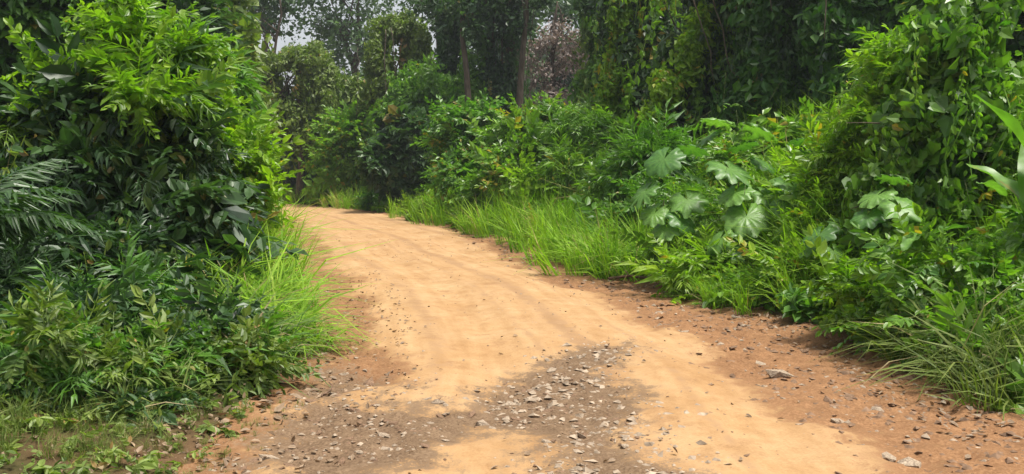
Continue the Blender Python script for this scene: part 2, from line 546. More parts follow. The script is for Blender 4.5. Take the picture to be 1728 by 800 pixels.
def rotm(ax, ay, az):
    cx, sx, cy_, sy, cz, sz = math.cos(ax), math.sin(ax), math.cos(ay), math.sin(ay), math.cos(az), math.sin(az)
    Rx = np.array([[1, 0, 0], [0, cx, -sx], [0, sx, cx]]); Ry = np.array([[cy_, 0, sy], [0, 1, 0], [-sy, 0, cy_]]); Rz = np.array([[cz, -sz, 0], [sz, cz, 0], [0, 0, 1]])
    return Rz @ Rx @ Ry


def strip(pts, w, up=(0, 0, 1)):
    """thin two-sided twig made of two crossed ribbons"""
    pts = np.asarray(pts, float)
    d = nrm(np.gradient(pts, axis=0))
    side = nrm(np.cross(d, np.array([[0.13, 0.31, 0.94]])))
    V = np.vstack([pts - side * w, pts + side * w])
    n = len(pts)
    F = []
    for i in range(n - 1):
        F += [(i, i + 1, n + i + 1), (i, n + i + 1, n + i)]
    return V, np.array(F), np.full(len(V), 0.2)


def spray(kind, shape, r, n=10, size=0.36):
    P = []
    if kind == 'pinnate':
        bend = r.uniform(0.1, 0.45)
        ts = np.linspace(0.12, 1.0, n // 2)
        P.append(strip([(0, k, -bend * k * k) for k in (0, .5, 1)], 0.008))
        for k in ts:
            for sgn in (-1, 1):
                v, f = leaf_shape(shape, r)
                L = size * r.uniform(0.75, 1.15) * (1.15 - 0.45 * k)
                m = rotm(r.normal(-0.25, 0.25), r.normal(0, 0.35), sgn * -r.uniform(0.6, 1.15) + (0 if k < .95 else sgn * 0.6))
                P.append(((v * L) @ m.T + np.array([0, k + r.normal(0, .02), -bend * k * k]), f, np.full(len(v), r.normal(0, 0.16))))
    elif kind == 'whorl':
        for a in np.arange(n) / n * 6.283 + r.uniform(0, 6):
            v, f = leaf_shape(shape, r)
            m = rotm(0, 0, a + r.normal(0, .12)) @ rotm(r.normal(-0.15, 0.28), r.normal(0, 0.2), 0)
            P.append(((v * size * r.uniform(.8, 1.15)) @ m.T + np.array([0, 0.12, 0.0]), f, np.full(len(v), r.normal(0, 0.14))))
        P.append(strip([(0, -.4, -.3), (0, -.1, -.08), (0, .12, 0)], 0.012))
    elif kind == 'face':      # climbing leaves lying over one another, facing +Z
        for i in range(n):
            v, f = leaf_shape(shape, r)
            m = rotm(r.normal(-0.35, 0.35), r.normal(0, 0.4), math.pi + r.normal(0, 0.9))
            c = np.array([r.uniform(-.5, .5), r.uniform(-.5, .5), r.normal(0, .12)])
            P.append(((v * size * r.uniform(.7, 1.2)) @ m.T + c, f, np.full(len(v), r.normal(0, 0.16))))
    elif kind == 'ball':      # loose leaf clump
        for i in range(n):
            v, f = leaf_shape(shape, r)
            c = r.normal(0, 0.3, 3)
            m = rotm(r.normal(-0.3, 0.6), r.normal(0, 0.6), r.uniform(0, 6.28))
            P.append(((v * size * r.uniform(.7, 1.25)) @ m.T + c, f, np.full(len(v), r.normal(0, 0.15))))
    elif kind == 'strand':    # hanging runner, along +Y
        sw, ph = r.uniform(.03, .09), r.uniform(0, 6)
        pth = lambda k: np.array([sw * math.sin(4 * k + ph), k, sw * math.cos(5 * k + ph)])
        P.append(strip([pth(k) for k in np.linspace(0, 1, 4)], 0.007))
        for k in np.linspace(0.03, 1, n):
            v, f = leaf_shape(shape, r)
            m = rotm(r.normal(-.3, .35), r.normal(0, .5), r.normal(0, .9))
            P.append(((v * size * r.uniform(.6, 1.2)) @ m.T + pth(k) + r.normal(0, .05, 3), f, np.full(len(v), r.normal(0, 0.16))))
    elif kind in ('tuft', 'arch'):      # grass, +Z up
        for i in range(n):
            L = r.uniform(.55, 1.05); w = r.uniform(.004, .012); lean = r.uniform(.05, 1.15) ** 1.4 if kind == 'tuft' else r.uniform(.55, 1.35); w *= 1 if kind == 'tuft' else 1.25; a = r.uniform(0, 6.283)
            b = np.array([r.normal(0, .07), r.normal(0, .07), 0])
            ks = np.array([0, .35, .7, 1.0]) if kind == 'arch' else np.array([0, .5, 1.0])
            d = np.array([math.cos(a), math.sin(a), 0]); sdv = np.array([-math.sin(a), math.cos(a), 0])
            pts = b + np.outer(lean * ks ** 2 * L, d) + np.outer((ks - 0.42 * lean * ks ** 3) * L, [0, 0, 1])
            tw = sdv * w
            if kind == 'arch':
                V = np.array([pts[0] - tw * .8, pts[0] + tw * .8, pts[1] - tw, pts[1] + tw, pts[2] - tw * .75, pts[2] + tw * .75, pts[3]])
                Fq = np.array([(0, 1, 3), (0, 3, 2), (2, 3, 5), (2, 5, 4), (4, 5, 6)])
            else:
                V = np.array([pts[0] - tw * .8, pts[0] + tw * .8, pts[1] - tw, pts[1] + tw, pts[2]])
                Fq = np.array([(0, 1, 3), (0, 3, 2), (2, 3, 4)])
            P.append((V, Fq, np.full(len(V), r.normal(0, 0.2))))
    return join(P)


def family(kind, shape, n, size, count=6, seed=1):
    r = np.random.default_rng(seed)
    return [spray(kind, shape, r, n, size) for _ in range(count)]


FAM = {
    'pinnate_near': family('pinnate', 'oval', 12, 0.34, 6, 1),
    'pinnate_far': family('pinnate', 'diamond', 12, 0.40, 6, 2),
    'whorl': family('whorl', 'lance', 8, 0.75, 6, 3),
    'whorl_oval': family('whorl', 'oval', 7, 0.62, 6, 4),
    'vine_near': family('face', 'heart', 9, 0.36, 8, 5),
    'vine_far': family('face', 'diamond', 12, 0.40, 8, 6),
    'ball_far': family('ball', 'diamond', 14, 0.34, 8, 7),
    'strand_near': family('strand', 'oval', 16, 0.15, 6, 8),
    'strand_far': family('strand', 'diamond', 22, 0.17, 6, 9),
    'lance': family('pinnate', 'lance', 14, 0.62, 6, 10),
    'tuft': family('tuft', None, 24, 1.0, 8, 11),
    'tuft_thin': family('tuft', None, 10, 1.0, 8, 12),
}

FAM['mix_bush'] = FAM['pinnate_near'] + FAM['lance'][:3] + family('pinnate', 'oval', 8, 0.5, 3, 21)
FAM['mix_climber'] = FAM['vine_near'] + family('face', 'heart', 6, 0.55, 3, 22) + family('face', 'oval', 10, 0.3, 3, 23)
FAM['mix_lime'] = FAM['pinnate_near'] + family('whorl', 'oval', 6, 0.5, 4, 28) + FAM['lance'][:2]
FAM['arch'] = family('arch', None, 16, 1.0, 6, 27)
FAM['mix_fine'] = FAM['lance'] + FAM['pinnate_near'][:4]
FAM['weed'] = family('whorl', 'oval', 6, 0.7, 4, 24) + family('pinnate', 'oval', 8, 0.42, 4, 25) + family('ball', 'oval', 7, 0.4, 3, 26)


def scatter(fam, P, Yd, Zd, S, tint, r):
    """copies of the sprays joined to one foliage mesh"""
    if isinstance(fam, str):
        fam = FAM[fam]
    Yd = nrm(Yd)
    Xd = nrm(np.cross(Yd, Zd))
    Zd = np.cross(Xd, Yd)
    Rm = np.stack([Xd, Yd, Zd], -1)
    S = np.broadcast_to(S, (len(P),))
    pick = r.integers(0, len(fam), len(P))
    VV, FF, TT, off = [], [], [], 0
    for k, (v, f, t) in enumerate(fam):
        i = np.where(pick == k)[0]
        if not len(i):
            continue
        w = np.einsum('nij,vj->nvi', Rm[i], v) * S[i, None, None] + P[i, None, :]
        VV.append(w.reshape(-1, 3))
        FF.append((f[None] + (np.arange(len(i)) * len(v))[:, None, None]).reshape(-1, 3) + off)
        TT.append((t[None] + tint[i, None]).ravel())
        off += len(i) * len(v)
    return np.vstack(VV), np.vstack(FF), np.clip(np.concatenate(TT), 0, 1)


def sphere_dirs(n, r):
    return nrm(r.normal(size=(n, 3)))


def bump3(P, r, k=2.2, n=5):
    out = np.zeros(len(P))
    for i in range(n):
        a = r.normal(size=3) * k * (1 + 0.7 * i)
        out += np.sin(P @ a + r.uniform(0, 6.28)) / (1 + 0.5 * i)
    return out / 2.0


def burst(lobes, r, k=6):
    """break each lobe into a smaller core with uneven bulges, as real crowns grow"""
    out = []
    for L in lobes:
        c, q = np.array(L[:3]), np.array(L[3:])
        out.append((*c, *(q * .74)))
        for _ in range(k):
            d = r.normal(size=3); d[2] = d[2] * .9 + .25; d /= np.linalg.norm(d)
            f = r.uniform(.28, .52)
            out.append((*(c + d * q * r.uniform(.62, .95)), *(q * f * r.uniform(.8, 1.25, 3))))
    return out


def crown_points(lobes, n, r, rough=0.2, inner=0.25, low=-0.9):
    """points with outward normals spread over uneven lobes; lobes: (x,y,z,rx,ry,rz)"""
    n = int(n * .74)
    L = np.array(burst(lobes, r), float)
    area = (L[:, 3] * L[:, 4] + L[:, 4] * L[:, 5] + L[:, 3] * L[:, 5])
    k = r.choice(len(L), int(n * 1.9), p=area / area.sum())
    d = sphere_dirs(len(k), r)
    d = d[:, :]
    rad = np.where(r.random(len(k)) < inner, r.uniform(0.45, 0.95, len(k)), r.uniform(0.9, 1.06, len(k)))
    rad = rad * (1 + rough * bump3(L[k, :3] + d * L[k, 3:], r)) + np.where(r.random(len(k)) < 0.16, r.uniform(0, .6, len(k)), 0)
    P = L[k, :3] + d * L[k, 3:] * rad[:, None]
    N = nrm(d / L[k, 3:])
    keep = d[:, 2] > low
    for j in range(len(L)):
        q = (P - L[j, :3]) / L[j, 3:]
        keep &= ~((np.linalg.norm(q, axis=1) < 0.62) & (k != j))
    P, N = P[keep][:n], N[keep][:n]
    return P, N


def tube(pts, rad, seg=7):
    pts, rad = np.asarray(pts, float), np.asarray(rad, float)
    d = nrm(np.gradient(pts, axis=0))
    ref = np.where(np.abs(d[:, 2:3]) > 0.9, np.array([[1., 0, 0]]), np.array([[0, 0, 1.]]))
    a = nrm(np.cross(d, ref)); b = np.cross(d, a)
    th = np.arange(seg) / seg * 2 * np.pi
    V = (pts[:, None] + rad[:, None, None] * (np.cos(th)[None, :, None] * a[:, None] + np.sin(th)[None, :, None] * b[:, None])).reshape(-1, 3)
    F = []
    for i in range(len(pts) - 1):
        for j in range(seg):
            p, q = i * seg + j, i * seg + (j + 1) % seg
            F += [(p, q, q + seg), (p, q + seg, p + seg)]
    n = len(V)
    V = np.vstack([V, pts[0], pts[-1]])
    for j in range(seg):
        F += [(n, (j + 1) % seg, j), (n + 1, n - seg + j, n - seg + (j + 1) % seg)]
    return V, np.array(F), np.full(len(V), 0.5)


def limb(p0, p1, r0, r1, r, wob=0.08, n=7):
    p0, p1 = np.asarray(p0, float), np.asarray(p1, float)
    k = np.linspace(0, 1, n)
    L = np.linalg.norm(p1 - p0)
    pts = p0 + np.outer(k, p1 - p0)
    w = np.cumsum(r.normal(0, wob * L / n, (n, 3)), axis=0)
    w -= np.outer(k, w[-1])
    return tube(pts + w, r0 + (r1 - r0) * k)


def add_part(root, name, arrs, mat, kind=None, smooth=False):
    V, F, T = arrs
    return link(name, new_mesh(name, V, F, T, mat, smooth), root, kind=kind)


# ------------------------------------------------------------------ plants
def foliage(lobes, fam, n, size, r, tint=(0.5, 0.2), up=0.35, droop=0.3, rough=0.16, inner=0.25, low=-0.9, shoot=.7):
    P, N = crown_points(lobes, n, r, rough, inner, low)
    m = len(P)
    J = r.normal(0, 0.45, (m, 3))
    upv = np.array([0, 0, 1.0])
    Yd = N * 0.8 + J + upv * (up - droop)
    Zd = N * 0.6 + upv * 0.8 + r.normal(0, .25, (m, 3))
    S = 1.13 * size * r.uniform(.65, 1.35, m)
    lg = r.random(m) < .06
    S[lg] *= r.uniform(1.3, 1.3 + shoot, lg.sum())
    Yd[lg] += upv * .6
    # tint varies from twig to twig and slowly from branch to branch
    T = tint[0] + tint[1] * (0.6 * bump3(P, r, 1.1, 3) + 0.5 * r.normal(size=m))
    return scatter(fam, P, Yd, Zd, S, T, r)


def facing(lobes, fam, n, size, r, tint=(0.5, 0.2), rough=0.28, inner=0.2, low=-0.95):
    """climbers: leaves lie over the surface and hang tip down"""
    P, N = crown_points(lobes, n, r, rough, inner, low)
    m = len(P)
    Zd = N + np.array([0, 0, 0.5]) + r.normal(0, .45, (m, 3))
    Yd = np.array([0, 0, 1.0]) + r.normal(0, .35, (m, 3)) - N * 0.3
    S = 1.13 * size * r.uniform(.65, 1.35, m)
    T = tint[0] + tint[1] * (0.6 * bump3(P, r, 1.1, 3) + 0.5 * r.normal(size=m))
    return scatter(fam, P, Yd, Zd, S, T, r)


def strands(lobes, fam, n, length, r, tint=(0.5, 0.2), rad=1.0):
    P, N = crown_points(lobes, n, r, .1, 0.1, -0.3)
    m = len(P)
    Yd = np.array([0, 0, -1.0]) + r.normal(0, .10, (m, 3)) + N * 0.12
    Zd = N + r.normal(0, .2, (m, 3)) + 1e-3
    Zd[:, 2] *= 0.2
    T = tint[0] + tint[1] * r.normal(size=m)
    return scatter(fam, P + N * 0.1, Yd, Zd, length * r.uniform(.5, 1.35, m), T, r)


def stems_for(root, lobes, r, mat, count=4, r0=0.04, name='stem', spread=0.25):
    for i in range(count):
        L = lobes[i % len(lobes)]
        b = np.array([r.normal(0, spread), r.normal(0, spread), -0.1])
        tip = np.array(L[:3]) + r.normal(0, .3, 3) * np.array(L[3:])
        arr = [limb(b, tip, r0 * r.uniform(.8, 1.2), r0 * .3, r)]
        for q in range(3):
            k = r.uniform(.4, .9)
            s = b + (tip - b) * k
            arr.append(limb(s, s + r.normal(0, .5, 3) * np.array(L[3:]) + np.array([0, 0, .2 * L[5]]), r0 * .4, r0 * .12, r, .1, 5))
        add_part(root, name, join(arr), mat, smooth=True)


def shrub(name, label, cat, x, y, lobes, fam, n, size, mat, seed, style='foliage', tint=(0.5, 0.2), stems=4, r0=0.035, hang=None, group=None, **kw):
    r = np.random.default_rng(seed)
    z = float(surf_z(x, y)[0])
    root = thing(name, label, cat, (x, y, z), group)
    stems_for(root, lobes, r, M['bark'], stems, r0)
    f = foliage if style == 'foliage' else facing
    add_part(root, 'foliage', f(lobes, fam, n, size, r, tint, **kw), M[mat], 'stuff')
    if hang:
        add_part(root, 'hanging_vine', strands(lobes, hang[0], hang[1], hang[2], r, hang[3] if len(hang) > 3 else tint), M[hang[4] if len(hang) > 4 else mat], 'stuff')
    return root


def tree(name, label, x, y, height, lean, trunk_r, lobes, fam, n, size, mat, seed, style='foliage', tint=(0.5, 0.2), limbs=7, hang=None, fork=0.45, trunks=1, group=None, **kw):
    r = np.random.default_rng(seed)
    z = float(surf_z(x, y)[0]) - 0.05
    root = thing(name, label, 'tree', (x, y, z), group)
    for k in range(trunks):
        dx = (k - (trunks - 1) / 2) * 0.9
        tp = np.array([lean[0] + dx * 2.2, lean[1], height * .92])
        b = np.array([dx * .5, 0, -.2])
        pts = b + np.outer(np.linspace(0, 1, 9), tp - b) + np.cumsum(r.normal(0, .012 * height, (9, 3)), 0) * np.linspace(0, 1, 9)[:, None] * np.array([1, 1, 0])
        rad = trunk_r * (1 - .8 * np.linspace(0, 1, 9)); rad[0] *= 1.45; rad[1] *= 1.08
        tk = add_part(root, 'trunk', tube(pts, rad, 9), M['bark'], smooth=True)
        for i in range(limbs):
            L = np.array(lobes[r.integers(len(lobes))])
            kk = r.uniform(fork, .95)
            s = np.array([np.interp(kk, np.linspace(0, 1, 9), pts[:, c]) for c in range(3)])
            tip = L[:3] + r.normal(0, .35, 3) * L[3:]
            arr = [limb(s, tip, trunk_r * .42 * (1.1 - kk * .6), trunk_r * .07, r, .16)]
            for q in range(3):
                m = s + (tip - s) * r.uniform(.35, .9)
                arr.append(limb(m, m + r.normal(0, .6, 3) * L[3:] + np.array([0, 0, .25 * L[5]]), trunk_r * .12, trunk_r * .03, r, .15, 5))
            lb = add_part(tk, 'limb', join(arr), M['bark'], smooth=True)
    f = foliage if style == 'foliage' else facing
    add_part(root, 'crown', f(lobes, fam, n, size, r, tint, **kw), M[mat], 'stuff')
    if hang:
        add_part(root, 'hanging_vine', strands(lobes, hang[0], hang[1], hang[2], r, hang[3] if len(hang) > 3 else tint), M[hang[4] if len(hang) > 4 else mat], 'stuff')
    return root


def lianas(root, r, n, w, h, rad=.018):
    for i in range(n):
        a = np.array([r.uniform(-w, w), -r.uniform(.6, 1.0) * w * .9, h * r.uniform(.75, 1.0)])
        b = a + np.array([r.normal(0, .5), -r.uniform(0, .4), -h * r.uniform(.4, .7)])
        add_part(root, 'liana', limb(a, b, rad * r.uniform(.6, 1.2), rad * .5, r, .14, 12), M['liana'], smooth=True)


def rlobes(r, n, cx, cy_, cz, sx, sy, sz, rad, flat=0.8):
    """lobes spread in an ellipsoid"""
    out = []
    for i in range(n):
        d = r.normal(size=3); d /= np.linalg.norm(d); d *= r.uniform(.35, 1) ** .6
        q = rad * r.uniform(.7, 1.3)
        out.append((cx + d[0] * sx, cy_ + d[1] * sy, cz + d[2] * sz, q, q, q * flat))
    return out

def IL(d, base_px, items):
    """a plant seen at columns/rows of the photograph, standing d metres away: its foot and its lobes in metres"""
    x, y = col(base_px, d), d
    z0 = float(surf_z(x, y)[0])
    out = []
    for it in items:
        px, py, a, b = it[:4]
        dy = it[4] if len(it) > 4 else 0.0
        dd = d + dy
        rx_, rz_ = a / FPX * dd, b / FPX * dd
        ry_ = it[5] if len(it) > 5 else (rx_ + rz_) / 2
        out.append((col(px, dd) - x, dy, top(py, dd) - z0, rx_, ry_, rz_))
    return x, y, out


def edge_climber(root, d, items, n, seed):
    """a bright climber running up one side of a tree"""
    r = np.random.default_rng(seed)
    o = root.location
    Lw = []
    for px, py, a, b, dy in items:
        dd = d + dy
        Lw.append((col(px, dd) - o.x, dd - o.y, top(py, dd) - o.z, a / FPX * dd, a / FPX * dd, b / FPX * dd))
    p = add_part(root, 'climber', facing(Lw, 'vine_far', n, .34, r, (.5, .3)), M['lime'], 'stuff')
    p['label'] = 'lime green climber along the left edge'


# ------------------------------------------------------------------ far trees round the bend
x, y, L = IL(43, 505, [(500, 95, 34, 26), (540, 100, 24, 30), (455, 125, 22, 30), (552, 150, 18, 44), (470, 180, 26, 40), (520, 215, 45, 40), (440, 170, 20, 40), (560, 210, 26, 36), (515, 140, 16, 30)])
tree('vine_draped_tree', 'round topped vine draped tree beyond the bend, left of the road end', x, y, 7.6, (0.3, 0), .22, L, 'vine_far', 3300, .42, 'olive', 101, 'facing', (.55, .22), 7, ('strand_far', 170, 1.5, (.45, .2), 'olive'))
x, y, L = IL(56, 440, [(430, 20, 60, 22), (480, 5, 60, 20), (400, 45, 40, 20), (470, 50, 30, 12), (440, -50, 90, 40)])
tree('bare_tree', 'sparse dark branching tree against the sky behind the round vine draped tree', x, y, 12.5, (.4, 0), .28, L, 'ball_far', 240, .7, 'deep', 102, 'foliage', (.4, .2), 14, None, .4)
x, y, L = IL(58, 600, [(590, 60, 60, 50), (540, 30, 50, 40), (640, 30, 45, 50), (600, 120, 50, 50), (560, -50, 80, 60), (650, -60, 70, 60)])
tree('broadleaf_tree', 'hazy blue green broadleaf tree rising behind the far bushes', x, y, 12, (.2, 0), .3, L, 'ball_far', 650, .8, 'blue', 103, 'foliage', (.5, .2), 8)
x, y, L = IL(41, 670, [(665, 50, 30, 22), (640, 95, 18, 40), (708, 80, 24, 40), (725, 130, 20, 40), (650, 150, 24, 40), (690, 190, 40, 34), (690, 45, 20, 24), (630, 170, 20, 30)])
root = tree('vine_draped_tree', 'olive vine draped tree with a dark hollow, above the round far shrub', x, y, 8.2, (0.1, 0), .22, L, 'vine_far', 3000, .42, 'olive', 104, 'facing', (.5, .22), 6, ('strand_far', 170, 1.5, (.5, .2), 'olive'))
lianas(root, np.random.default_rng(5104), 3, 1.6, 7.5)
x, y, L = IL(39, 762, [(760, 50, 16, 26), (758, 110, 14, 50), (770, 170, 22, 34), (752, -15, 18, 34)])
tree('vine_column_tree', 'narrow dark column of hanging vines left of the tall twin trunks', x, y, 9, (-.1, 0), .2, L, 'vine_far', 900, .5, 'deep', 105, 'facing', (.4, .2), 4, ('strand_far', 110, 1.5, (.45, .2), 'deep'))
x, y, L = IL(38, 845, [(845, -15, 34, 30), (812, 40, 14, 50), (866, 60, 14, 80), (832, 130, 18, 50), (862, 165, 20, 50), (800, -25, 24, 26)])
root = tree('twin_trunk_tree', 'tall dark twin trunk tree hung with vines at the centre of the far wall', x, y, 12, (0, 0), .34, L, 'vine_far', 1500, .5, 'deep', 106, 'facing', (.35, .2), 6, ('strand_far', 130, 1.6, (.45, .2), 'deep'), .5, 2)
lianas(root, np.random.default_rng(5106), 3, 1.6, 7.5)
x, y, L = IL(46, 930, [(925, 65, 26, 18), (955, 105, 28, 26), (910, 125, 24, 28), (972, 80, 20, 26), (935, 160, 44, 26), (900, 90, 18, 18), (950, 45, 16, 14)])
tree('dry_tree', 'pinkish brown dry leafless looking tree between the dark vine columns', x, y, 8.6, (0, 0), .18, L, 'ball_far', 380, .45, 'dry', 107, 'foliage', (.55, .2), 18, None, .25)
x, y, L = IL(33, 1003, [(1000, 40, 14, 50), (1010, 110, 14, 44), (995, 160, 22, 40), (1004, -40, 24, 30)])
tree('slender_vine_tree', 'slender tree with yellow green climbers left of the dark vine wall', x, y, 8.4, (.1, 0), .13, L, 'vine_far', 1100, .5, 'vine', 108, 'facing', (.45, .22), 4, ('strand_far', 200, 1.3, (.4, .2), 'olive'))

x, y, L = IL(54, 815, [(815, 15, 46, 26), (760, 35, 36, 22), (880, 25, 40, 24), (720, 5, 36, 24), (930, 15, 40, 22), (840, 70, 40, 22), (975, 30, 30, 26)])
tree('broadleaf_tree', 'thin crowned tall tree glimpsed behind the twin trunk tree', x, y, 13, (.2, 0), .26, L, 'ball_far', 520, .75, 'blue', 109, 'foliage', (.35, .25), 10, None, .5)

for px_, d_, ln, hh, sd_, lab in ((797, 36, -.5, 11.5, 131, 'slim dark bare trunk leaning left in front of the twin trunk tree'), (874, 36.5, .3, 11.5, 132, 'slim dark upright trunk right of the twin trunk tree'), (748, 40, -.2, 11, 133, 'slim dark trunk left of the narrow vine column'), (452, 48, .6, 12, 134, 'dark forked trunk above the round topped vine draped tree'), (1022, 31, .3, 9, 135, 'slim dark trunk at the left of the lime edged column')):
    x, y, L = IL(d_, px_, [(px_ - 25, 5, 26, 16), (px_ + 28, -5, 26, 16), (px_ + 5, 45, 16, 12)])
    tree('slim_tree', lab, x, y, hh, (ln, 0), .17, L, 'ball_far', 130, .5, 'deep', sd_, 'foliage', (.4, .25), 7, None, .55, group='slim dark trunks of the far wall')

# ------------------------------------------------------------------ dark vine wall, right
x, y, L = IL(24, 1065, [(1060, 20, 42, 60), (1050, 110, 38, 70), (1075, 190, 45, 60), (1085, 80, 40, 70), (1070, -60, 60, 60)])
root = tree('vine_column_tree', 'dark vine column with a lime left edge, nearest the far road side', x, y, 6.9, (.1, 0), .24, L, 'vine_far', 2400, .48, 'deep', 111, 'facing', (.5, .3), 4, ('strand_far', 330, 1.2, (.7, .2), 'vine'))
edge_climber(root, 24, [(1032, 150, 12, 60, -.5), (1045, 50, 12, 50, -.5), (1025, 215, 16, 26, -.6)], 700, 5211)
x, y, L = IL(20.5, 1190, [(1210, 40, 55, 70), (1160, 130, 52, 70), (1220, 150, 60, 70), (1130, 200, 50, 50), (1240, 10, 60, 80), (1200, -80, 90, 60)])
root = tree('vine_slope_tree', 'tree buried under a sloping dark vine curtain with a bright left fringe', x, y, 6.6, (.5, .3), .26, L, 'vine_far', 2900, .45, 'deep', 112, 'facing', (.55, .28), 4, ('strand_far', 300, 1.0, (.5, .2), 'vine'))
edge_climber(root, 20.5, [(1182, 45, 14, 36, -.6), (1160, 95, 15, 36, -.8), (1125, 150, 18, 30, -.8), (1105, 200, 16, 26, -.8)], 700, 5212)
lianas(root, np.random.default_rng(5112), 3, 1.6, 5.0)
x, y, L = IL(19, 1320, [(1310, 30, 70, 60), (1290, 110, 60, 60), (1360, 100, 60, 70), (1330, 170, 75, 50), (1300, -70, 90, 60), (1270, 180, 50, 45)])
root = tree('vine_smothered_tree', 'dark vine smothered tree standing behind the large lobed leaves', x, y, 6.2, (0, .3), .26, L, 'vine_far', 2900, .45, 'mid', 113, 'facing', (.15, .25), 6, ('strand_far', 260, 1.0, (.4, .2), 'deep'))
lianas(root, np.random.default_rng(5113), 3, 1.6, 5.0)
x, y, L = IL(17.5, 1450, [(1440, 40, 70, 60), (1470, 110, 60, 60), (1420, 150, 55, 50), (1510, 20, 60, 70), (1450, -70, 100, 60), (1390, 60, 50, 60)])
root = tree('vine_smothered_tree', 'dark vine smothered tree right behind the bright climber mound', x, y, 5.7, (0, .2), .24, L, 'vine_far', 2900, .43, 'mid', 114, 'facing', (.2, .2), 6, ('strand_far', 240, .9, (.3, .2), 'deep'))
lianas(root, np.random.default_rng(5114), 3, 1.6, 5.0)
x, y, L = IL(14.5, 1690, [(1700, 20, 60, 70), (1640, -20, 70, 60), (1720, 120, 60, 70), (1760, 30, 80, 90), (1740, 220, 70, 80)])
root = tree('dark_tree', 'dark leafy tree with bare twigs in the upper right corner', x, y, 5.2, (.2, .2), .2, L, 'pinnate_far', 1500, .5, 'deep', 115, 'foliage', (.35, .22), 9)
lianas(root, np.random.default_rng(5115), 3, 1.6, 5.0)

# ------------------------------------------------------------------ trees behind the left mound
x, y, L = IL(16, 40, [(20, 30, 90, 70), (90, 60, 70, 60), (-40, 120, 80, 80), (60, 150, 90, 70), (10, -70, 120, 70), (140, -20, 60, 60)])
tree('shade_tree', 'dark shade tree with lime sprays in the upper left corner', x, y, 5.8, (0, 0), .22, L, 'pinnate_far', 2700, .55, 'mid', 121, 'foliage', (.3, .32), 7)
x, y, L = IL(20, 290, [(270, 20, 60, 50), (230, 60, 60, 60), (310, 60, 50, 60), (280, 130, 80, 70), (250, -60, 90, 60)])
tree('shade_tree', 'deep green tree showing behind the lime topped bush', x, y, 6.2, (0, 0), .22, L, 'pinnate_far', 2300, .6, 'deep', 122, 'foliage', (.4, .25), 7)
x, y, L = IL(27, 370, [(360, 20, 45, 50), (395, 60, 36, 55), (350, 90, 50, 60), (400, 130, 40, 60), (370, -60, 70, 60), (385, 200, 60, 70)])
tree('feathery_tree', 'grey green feathery tree between the left bush and the far vine trees', x, y, 8, (0, 0), .2, L, 'ball_far', 1200, .6, 'olive', 123, 'foliage', (.45, .25), 7)

# ------------------------------------------------------------------ shrubs beyond and beside the far verge
FV = 'shrubs along the far verge'
x, y, L = IL(35, 690, [(690, 240, 42, 36), (655, 270, 36, 34), (715, 268, 36, 36), (680, 300, 46, 24), (700, 210, 26, 18)])
shrub('round_shrub', 'round dark shrub with pale tip leaves on the far verge', 'shrub', x, y, L, 'whorl_oval', 2100, .42, 'deep', 201, tint=(.6, .3), group=FV)
x, y, L = IL(47, 500, [(490, 275, 48, 36), (530, 262, 45, 40), (455, 280, 36, 34), (560, 280, 40, 36)])
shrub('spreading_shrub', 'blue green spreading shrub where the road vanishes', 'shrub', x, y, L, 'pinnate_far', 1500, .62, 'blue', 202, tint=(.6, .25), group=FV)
x, y, L = IL(41, 600, [(600, 250, 45, 40), (570, 280, 36, 30), (630, 225, 40, 36)])
shrub('pale_shrub', 'pale green loose shrub left of the round dark shrub', 'shrub', x, y, L, 'pinnate_far', 1200, .6, 'vine', 203, tint=(.65, .25), group=FV)
x, y, L = IL(29, 780, [(770, 215, 30, 26), (800, 235, 30, 28), (765, 250, 34, 26), (815, 205, 24, 22), (790, 285, 30, 20, -1), (755, 300, 26, 16, -1.5)])
shrub('leafy_shrub', 'mid green leafy shrub right of the round dark shrub', 'shrub', x, y, L, 'pinnate_far', 800, .45, 'mid', 204, tint=(.6, .3), group=FV)
x, y, L = IL(26, 890, [(890, 222, 40, 24), (850, 240, 34, 24), (935, 225, 36, 26), (940, 200, 26, 20), (870, 275, 36, 22, -1), (920, 270, 40, 24, -.8), (850, 305, 30, 18, -1.5)])
shrub('bright_shrub', 'bright green leafy shrub below the twin trunk tree', 'shrub', x, y, L, 'pinnate_far', 1200, .40, 'vine', 205, tint=(.6, .3), group=FV)
x, y, L = IL(23, 990, [(980, 225, 34, 28), (1020, 245, 36, 30), (1050, 250, 30, 30), (965, 285, 34, 24, -.8), (1010, 300, 40, 26, -1), (1050, 305, 30, 24, -.8)])
shrub('fine_leaved_shrub', 'fine leaved light green shrub at the foot of the lime edged column', 'shrub', x, y, L, 'lance', 1000, .36, 'vine', 206, tint=(.55, .3), group=FV)
x, y, L = IL(38, 720, [(720, 150, 50, 45), (770, 165, 50, 40), (690, 185, 50, 36), (800, 150, 40, 40)])
shrub('climber_thicket', 'thicket of climbers below the narrow dark vine column', 'shrub', x, y, L, 'vine_far', 1500, .5, 'vine', 207, 'facing', (.4, .25), group=FV)
x, y, L = IL(45, 590, [(585, 170, 50, 50), (620, 190, 40, 50), (560, 215, 40, 40)])
shrub('climber_thicket', 'dull climber thicket between the two olive vine draped trees', 'shrub', x, y, L, 'vine_far', 1300, .6, 'olive', 208, 'facing', (.45, .22), group=FV)
x, y, L = IL(17, 1110, [(1110, 270, 36, 34), (1075, 300, 34, 30)])
shrub('fine_leaved_shrub', 'deep green fine leaved shrub left of the large lobed leaves', 'shrub', x, y, L, 'lance', 500, .36, 'mid', 209, tint=(.5, .25), group=FV)
x, y, L = IL(15.5, 1270, [(1250, 275, 50, 26), (1340, 275, 50, 26), (1390, 250, 40, 26)])
shrub('bank_thicket', 'green thicket on the bank behind the large lobed leaves', 'shrub', x, y, L, 'pinnate_far', 700, .33, 'vine', 210, tint=(.45, .3))

